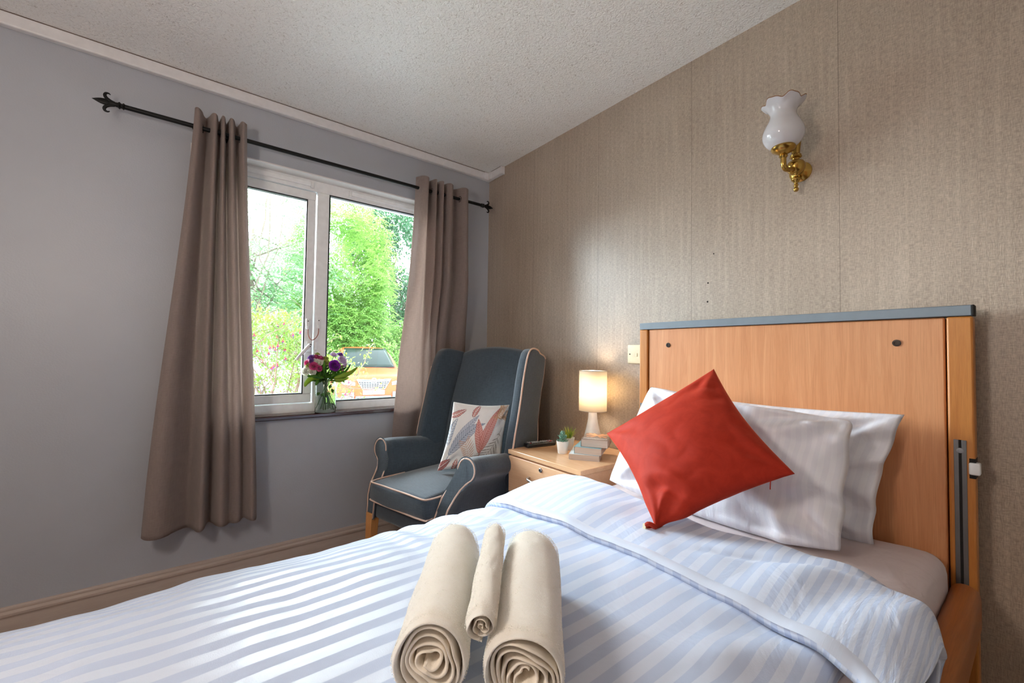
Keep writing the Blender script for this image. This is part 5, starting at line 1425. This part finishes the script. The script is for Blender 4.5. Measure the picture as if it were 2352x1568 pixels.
def limb(mb, a, b, ra, rb, wob=0.1, n=8):
    a, b = Vector(a), Vector(b); pts = []; s = rr.uniform(0, 99)
    for i in range(n):
        t = i/(n-1); p = a.lerp(b, t); k = math.sin(PI*t)*wob*(b-a).length
        pts.append(p+Vector((noise.noise(Vector((s, t*3, 0))), noise.noise(Vector((s+9, t*3, 0))), noise.noise(Vector((s+20, t*3, 0)))*0.5))*k)
    mb.tube(pts, [ra+(rb-ra)*i/(n-1) for i in range(n)], 7); return pts
def tree(name, label, base, blobs, n, mat, lf, group=None, trunk=0.12, compound=True, droop=0.35, cat='tree'):
    """blobs: (center, radii) crown volumes; leaves hang in feathery sprays"""
    K = 1.2; E_ = Vector((-1.67, -2.41, 1.13)); far = lambda p: E_+(Vector(p)-E_)*K      # stand everything well behind the cars
    base = far(base); base.z = GZ; blobs = [(far(c), tuple(x*K for x in r)) for c, r in blobs]; lf = lf*K
    t = thing(name, base, label, cat, group=group)
    mb = MB(); top = Vector(blobs[0][0])
    limb(mb, base, top, trunk, trunk*0.35, 0.06, 12)
    for c, r in blobs:
        for k in range(7):
            q = Vector(c)+Vector((rr.uniform(-.8, .8)*r[0], rr.uniform(-.8, .8)*r[1], rr.uniform(-.6, .85)*r[2]))
            st = base.lerp(top, rr.uniform(0.35, 0.95)); limb(mb, st, q, trunk*0.32, 0.008, 0.10, 8)
    mb.build('trunk', 'bark', t, angle=0)
    vol = [r[0]*r[1]*r[2] for c, r in blobs]; tv = sum(vol); its = []
    for (c, r), v in zip(blobs, vol):
        m = int(n*v/tv); c = Vector(c)
        for k in range(m):
            d = rdir(); rad = rr.uniform(0.25, 1.0)**0.5
            # clumps: shift by noise so the crown has gaps and lumps
            p = c+Vector((d.x*r[0]*rad, d.y*r[1]*rad, d.z*r[2]*rad))
            if noise.noise(p*0.9)+0.35*noise.noise(p*2.3) < -0.12: continue
            ax = Vector((rr.uniform(-1, 1), rr.uniform(-1, 1), rr.uniform(-.5, .35))).normalized()
            if compound:
                L = lf*3.4
                for j in range(5):
                    q = p+ax*L*j/5-Vector((0, 0, 1))*droop*L*(j/5)**2
                    for sg in (-1, 1):
                        s = ax.cross(Vector((0, 0, 1))).normalized()*sg
                        dd = (s*0.9+ax*0.55-Vector((0, 0, droop))).normalized()
                        its.append((q, dd, (Vector((0, 0, 1))+rdir()*0.4).normalized(), lf*rr.uniform(.8, 1.15), lf*0.42))
            else:
                for j in range(4):
                    its.append((p+rdir()*lf, (rdir()+Vector((0, 0, -.2))).normalized(), (Vector((0, -.4, 1))+rdir()*0.5).normalized(), lf*rr.uniform(.8, 1.2), lf*0.6))
    leaves_mesh('leaves', mat, t, its); return t
TG = 'trees beyond the parking area'
tree('tree', 'airy blue-green ash tree with sky showing through, behind the left pane', (-0.35, 9.6, GZ), [((-.35, 9.6, 4.2), (1.9, 1.6, 2.4)), ((-1.6, 9.9, 3.0), (1.5, 1.3, 1.7)), ((.7, 10.2, 3.3), (1.3, 1.2, 1.6)), ((-.3, 9.8, 2.0), (1.7, 1.2, 0.9))], 3000, 'leaf_ash', .12, TG, 0.10)
tree('tree', 'bright lime green dense tree filling the middle of the right pane', (2.25, 11.4, GZ), [((2.2, 11.2, 3.7), (1.75, 1.5, 2.5)), ((1.3, 11.0, 2.0), (1.4, 1.2, 1.3)), ((3.1, 11.3, 2.2), (1.3, 1.2, 1.3)), ((2.2, 10.7, 1.5), (1.5, .8, .9))], 11000, 'leaf_lime', .10, TG, 0.13)
tree('tree', 'darker green tree at the right edge of the right pane', (4.9, 13.2, GZ), [((4.7, 13.2, 4.6), (1.9, 1.6, 2.9)), ((5.4, 13.4, 2.4), (1.9, 1.3, 1.5)), ((3.7, 13.2, 5.2), (1.1, 1.1, 1.4))], 9000, 'leaf_dark', .13, TG, 0.16, compound=False)
tree('hedge', 'leafy green hedge low behind the orange car', (2.6, 10.6, GZ), [((1.6, 10.7, .85), (1.5, .6, 1.0)), ((3.0, 10.9, .9), (1.2, .6, 1.1)), ((4.6, 10.9, 1.55), (1.0, .5, .55))], 7000, 'leaf_lime', .09, None, 0.04, compound=False, cat='hedge')
tree('tree', 'pale distant tree low behind the left pane', (-2.4, 16, GZ), [((-2.4, 16, 2.4), (3.2, 1.6, 2.2)), ((1.2, 17, 2.0), (2.2, 1.4, 1.8))], 5000, 'leaf_ash', .16, TG, 0.15, compound=False)
tree('tree', 'green tree at the far right of the parking area', (8.6, 12.5, GZ), [((8.6, 12.5, 3.6), (2.4, 1.6, 2.8)), ((10.8, 12.8, 2.6), (2.0, 1.4, 2.2))], 5200, 'leaf_lime', .13, TG, 0.14, compound=False)
# board fence
fn = thing('board_fence', (5.3, 14.4, GZ), 'grey vertical board fence behind the orange car', 'fence')
k = 0; x = 3.8
while x < 8.0:
    MB().box((x, 14.4, GZ+0.05), (x+0.125, 14.422, GZ+1.68+0.01*math.sin(k*2.3))).build('board', 'fence_wood', fn, bevel=0.003); x += 0.150; k += 1
MB().box((3.8, 14.422, GZ+0.4), (8.0, 14.46, GZ+0.48)).box((3.8, 14.422, GZ+1.2), (8.0, 14.46, GZ+1.28)).build('fence_rail', 'fence_wood', fn)

# fuchsia bush right outside
fb = thing('fuchsia_bush', (-0.95, 1.95, GZ), 'yellow-green fuchsia bush with red hanging flowers outside the window', 'bush')
mb = MB(); tips = []
for k in range(40):
    a = Vector((-.95+rr.uniform(-.16, .16), 1.95+rr.uniform(-.12, .12), GZ))
    b = Vector((rr.uniform(-1.75, -.30), 1.95+rr.uniform(-.45, .35), 0))
    h = 1.46-0.42*smooth01(-0.95, -0.35, b.x); b.z = h*rr.uniform(.60, .92)
    pts = limb(mb, a, b, 0.012, 0.0035, 0.16, 10); tips.append(pts)
    for j in range(6):
        st = pts[rr.randint(3, 9)]; e = st+Vector((rr.uniform(-.35, .35), rr.uniform(-.3, .3), rr.uniform(-.05, .34)))
        tips.append(limb(mb, st, e, 0.005, 0.0016, 0.2, 6))
mb.build('branches', 'twig', fb, angle=0)
its = []
def leafat(p, f=1.0):
    d = rdir(-.1); its.append((p, d, (Vector((0, -.3, 1))+rdir()*.6).normalized(), rr.uniform(.025, .048)*f, .017*f))
for pts in tips:
    for j in range(46):
        i = rr.randint(1, len(pts)-1); p = pts[i]+rdir()*rr.uniform(.0, .07)
        if p.z > 0.72 + 0.25*rr.random() or rr.random() < 0.12: leafat(p)
for k in range(3600):
    x = rr.uniform(-1.75, -.40); zt = 1.47-0.42*smooth01(-0.95, -0.50, x)+0.07*fbm(x*4, 3)
    p = Vector((x, 1.95+rr.uniform(-.42, .35), zt-abs(rr.gauss(0, .15))))
    leafat(p)
leaves_mesh('leaves', 'leaf_fuchsia', fb, its)
def fuchsia():
    mb = MB(); mb.tube([(0, 0, 0), (0.001, 0, -.012), (0, 0, -.024)], 0.0008, 5)
    mb.lathe([(0.002, 0), (0.0042, -.006), (0.0046, -.012), (0.003, -.02)], (0, 0, -.022), 8)
    for k in range(4):
        a = k*PI/2; mb.tube([(0, 0, -.036), (0.009*math.cos(a), 0.009*math.sin(a), -.046), (0.018*math.cos(a), 0.018*math.sin(a), -.044)], [.003, .0035, .0006], 5)
    a = mb; b = MB().lathe([(0.0015, 0), (0.0065, -.006), (0.006, -.016), (0.004, -.018)], (0, 0, -.038), 8)
    for k in range(4): b.tube([(0, 0, -.05), (0.002*math.cos(k), 0.002*math.sin(k), -.078)], 0.0005, 4)
    return a, b
a, b = fuchsia(); f0 = None
for k in range(80):
    x = rr.uniform(-1.55, -.36); zt = 1.44-0.40*smooth01(-0.95, -0.50, x)
    loc = Vector((x, 1.95-rr.uniform(.20, .46), zt-rr.uniform(0.02, .42)))-Vector(fb.location)
    if f0 is None:
        f0 = a.build('hanging_flower', 'flower_red', fb, angle=0, local=True); f1 = b.build('violet_skirt', 'flower_violet', f0, angle=0, local=True); o, c = f0, f1
    else:
        o = f0.copy(); C.objects.link(o); o.parent = fb; c = f1.copy(); C.objects.link(c); c.parent = o
    o.location = loc; o.scale = (1.1,)*3 if False else (1, 1, 1); o.rotation_euler = (rr.uniform(-.3, .3), rr.uniform(-.3, .3), rr.uniform(0, 6))

# ------------------------------------------------------------------ cars
def car(label, loc, rz, paint, plate=None, grp=None):
    """front at y=0 facing -y, ground at z=0"""
    root = thing('car', loc, label, 'car', rz=rz, group=grp)
    def W(p): return p
    # lower body
    st = [(-0.02, .52, .46, .30, .50, .70), (0.03, .74, .60, .24, .52, .80), (0.14, .845, .70, .22, .58, .885), (0.40, .885, .735, .22, .66, .96), (0.75, .89, .75, .22, .72, 1.02), (1.05, .89, .76, .24, .76, 1.06),
          (1.6, .89, .78, .24, .78, 1.07), (2.6, .895, .79, .24, .80, 1.08), (3.5, .89, .78, .24, .84, 1.10), (4.05, .86, .74, .28, .84, 1.10), (4.22, .76, .62, .34, .80, 1.04)]
    vs = []; fs = []
    def sect(y, w, wt, zb, zm, zt):
        r = [(0, zb), (w*.7, zb), (w*.95, zb+.05), (w, zb+.18), (w*1.0, zm), (w*.97, zt-.12), (wt*1.06, zt-.04), (wt, zt-.01), (wt*.6, zt+.012), (0, zt+.022)]
        full = r+[(-x, z) for x, z in reversed(r[1:-1])]
        return [(x, y, z) for x, z in full]
    S = [cr_interp(st, i/30) for i in range(31)]
    rows = [sect(*s) for s in S]; n = len(rows[0])
    vs = [p for r in rows for p in r]
    fs = [(j*n+i, j*n+(i+1) % n, (j+1)*n+(i+1) % n, (j+1)*n+i) for j in range(len(rows)-1) for i in range(n)]
    fs += [tuple(range(n-1, -1, -1)), tuple((len(rows)-1)*n+i for i in range(n))]
    MB().add(vs, fs).build('body', paint, root, local=True, angle=35)
    # cabin
    cab_ = [(1.00, .76, 1.05, 1.03), (1.25, .72, 1.04, 1.24), (1.55, .66, 1.04, 1.44), (1.85, .60, 1.04, 1.575), (2.3, .60, 1.04, 1.625), (3.0, .595, 1.04, 1.62), (3.6, .575, 1.04, 1.56), (3.95, .60, 1.04, 1.36), (4.15, .68, 1.04, 1.08)]
    rows = []
    for i in range(25):
        y, wt, zb, zt = cr_interp(cab_, i/24); wb = .775
        rows.append([(wb, y, zb), (wb+(wt-wb)*.5, y, zb+(zt-zb)*.5), (wt*1.02, y, zb+(zt-zb)*.90), (wt*.9, y, zt-.012), (wt*.5, y, zt+.008), (0, y, zt+.012), (-wt*.5, y, zt+.008), (-wt*.9, y, zt-.012), (-wt*1.02, y, zb+(zt-zb)*.90), (-wb-(wt-wb)*.5, y, zb+(zt-zb)*.5), (-wb, y, zb)])
    n = 11; vs = [p for r in rows for p in r]
    fs = [(j*n+i, j*n+i+1, (j+1)*n+i+1, (j+1)*n+i) for j in range(24) for i in range(n-1)]
    MB().add(vs, fs).build('roof', paint, root, local=True, angle=50)
    def wsh(u, v):
        x = (u-.5)*2*(.700-.135*v); y = 1.00+.83*v+.10*(abs(u-.5)*2)**2*(1-.4*v); z = 1.073+.60*v-.09*v*v
        return (x, y-.055, z+.012)
    MB().grid(wsh, 12, 8).build('windscreen', 'car_glass', root, local=True, solid=0.006)
    MB().box((-.70, .96, 1.066), (.70, 1.02, 1.076)).build('wiper_cowl', 'grille_black', root, local=True)
    for sg in (-1, 1):
        def sw(u, v): return (sg*(.795-.165*v), 1.35+2.3*u+(.38-.25*u)*v*(1-u)*1.0, 1.07+.44*v*min(1, .35+u*3)*min(1, .5+(1-u)*4))
        MB().grid(sw, 10, 4).build('side_window', 'car_glass', root, local=True, solid=0.006)
        MB().rbox((sg*.955, 1.22, 1.10), (.20, .11, .15), .05, 3).build('door_mirror', paint, root, local=True, angle=0)
        # headlights wrap the corners
        def hl(u, v):
            x = sg*(.44+.405*u); y = -.015+.10*u**1.5+.27*max(0, u-.62)*2; z = .66+.04*u+(.075+.075*u)*v
            return (x, y-.012, z)
        h = MB().grid(hl, 12, 4).build('headlight', 'headlight', root, local=True, solid=0.02, angle=0)
        for k in (0.35, 0.66):
            p = hl(k, .5); MB().lathe([(.045, 0), (.045, .01), (.02, .014), (0, .008)], (p[0], p[1]-.012, p[2]), 20, (0, -1, 0)).build('lamp_bowl', 'chrome', h, local=True)
        MB().lathe([(.05, 0), (.05, .012), (.03, .016), (0, .01)], (sg*.62, -.01, .40), 20, (sg*.2, -1, 0)).build('fog_lamp', 'headlight', root, local=True)
        def lp(u, v):
            x = sg*(.46+.40*u); y = -.028+.10*u**1.3+.22*max(0, u-.6); return (x, y-.012, .30+.20*v-.03*u)
        MB().grid(lp, 10, 4).build('bumper_cladding', 'car_plastic', root, local=True, solid=0.02)
        for yw in (.78, 3.38):
            wl = MB().lathe([(.335, -.10), (.345, -.08), (.345, .08), (.335, .10), (.22, .105)], (sg*.80, yw, .34), 36, (sg, 0, 0)).build('wheel', 'tyre', root, local=True)
            m_ = MB().lathe([(.225, 0), (.225, .02), (.20, .0), (.05, .015), (0, .02)], (sg*.885, yw, .34), 30, (sg, 0, 0))
            for k in range(5):
                a = 2*PI*k/5; m_.tube([(sg*.905, yw+.04*math.cos(a), .34+.04*math.sin(a)), (sg*.900, yw+.215*math.cos(a), .34+.215*math.sin(a))], .02, 6)
            m_.build('rim', 'chrome', wl, local=True)
    # grille: trapezoid with chrome surround and bars
    GY = -.035
    g = MB().add([(-.40, GY, .80), (.40, GY, .80), (.27, GY, .585), (-.27, GY, .585), (-.40, GY+.06, .80), (.40, GY+.06, .80), (.27, GY+.06, .585), (-.27, GY+.06, .585)],
                 [(0, 1, 2, 3), (7, 6, 5, 4), (0, 4, 5, 1), (1, 5, 6, 2), (2, 6, 7, 3), (3, 7, 4, 0)]).build('grille', 'grille_black', root, local=True)
    MB().tube([(-.41, GY-.004, .808), (0, GY-.012, .792), (.41, GY-.004, .808), (.275, GY-.004, .578), (0, GY-.01, .570), (-.275, GY-.004, .578)], .013, 8, closed=True).build('grille_surround', 'chrome', g, local=True)
    mb = MB()
    for k in range(4):
        z = .625+.042*k; w_ = .285+.36*(z-.585)/.6
        mb.tube([(-w_, GY-.006, z+.006), (0, GY-.012, z-.004), (w_, GY-.006, z+.006)], .006, 6)
    for k in range(-5, 6):
        mb.tube([(k*.058, GY-.006, .60), (k*.062, GY-.006, .75)], .003, 5)
    mb.tube([(-.385, GY-.008, .775), (0, GY-.016, .760), (.385, GY-.008, .775)], .014, 8)
    mb.build('grille_bars', 'chrome', g, local=True)
    e = MB().tube([(.062*math.cos(2*PI*k/24), GY-.026, .775+.062*math.sin(2*PI*k/24)) for k in range(24)], .009, 8, closed=True).build('round_badge', 'chrome', g, local=True)
    MB().tube([(-.058, GY-.026, .768), (-.01, GY-.03, .782), (.01, GY-.03, .768), (.058, GY-.026, .782)], .008, 6).build('badge_bar', 'chrome', e, local=True)
    # lower intake
    MB().rbox((0, -.020, .335), (.86, .05, .13), .02, 3).build('lower_intake', 'car_plastic', root, local=True)
    MB().box((-.40, -.05, .30), (.40, -.044, .355)).build('intake_mesh', 'grille_black', root, local=True)
    if plate:
        pl = MB().box((-.260, -.058, .435), (.260, -.050, .547)).build('number_plate', 'plate_white', root, local=True, bevel=.002)
        cu = bpy.data.curves.new('plate_text', 'FONT'); cu.body = plate; cu.size = .112; cu.align_x = 'CENTER'; cu.align_y = 'CENTER'; cu.extrude = .001; cu.space_character = 1.06; cu.offset = 0.0012
        to = bpy.data.objects.new('plate_text', cu); C.objects.link(to)
        dg = bpy.context.evaluated_depsgraph_get(); me = bpy.data.meshes.new_from_object(to.evaluated_get(dg)); bpy.data.objects.remove(to)
        xs = [v.co.x for v in me.vertices]; k = .455/(max(xs)-min(xs))
        for v in me.vertices: v.co = Vector((v.co.x*k, 0, v.co.y)) + Vector((0, -.0595-v.co.z, .491))
        me.materials.clear(); me.materials.append(MAT['plate_ink']); o = bpy.data.objects.new('plate_characters', me); C.objects.link(o); o.parent = pl
    return root
car('orange compact sport utility car parked facing the window', (2.16, 8.05, GZ), math.radians(-12), 'car_orange', 'SG16 YSX')
car('silver car parked in the background, half hidden by the bush', (-0.25, 9.3, GZ), math.radians(66), 'car_silver')
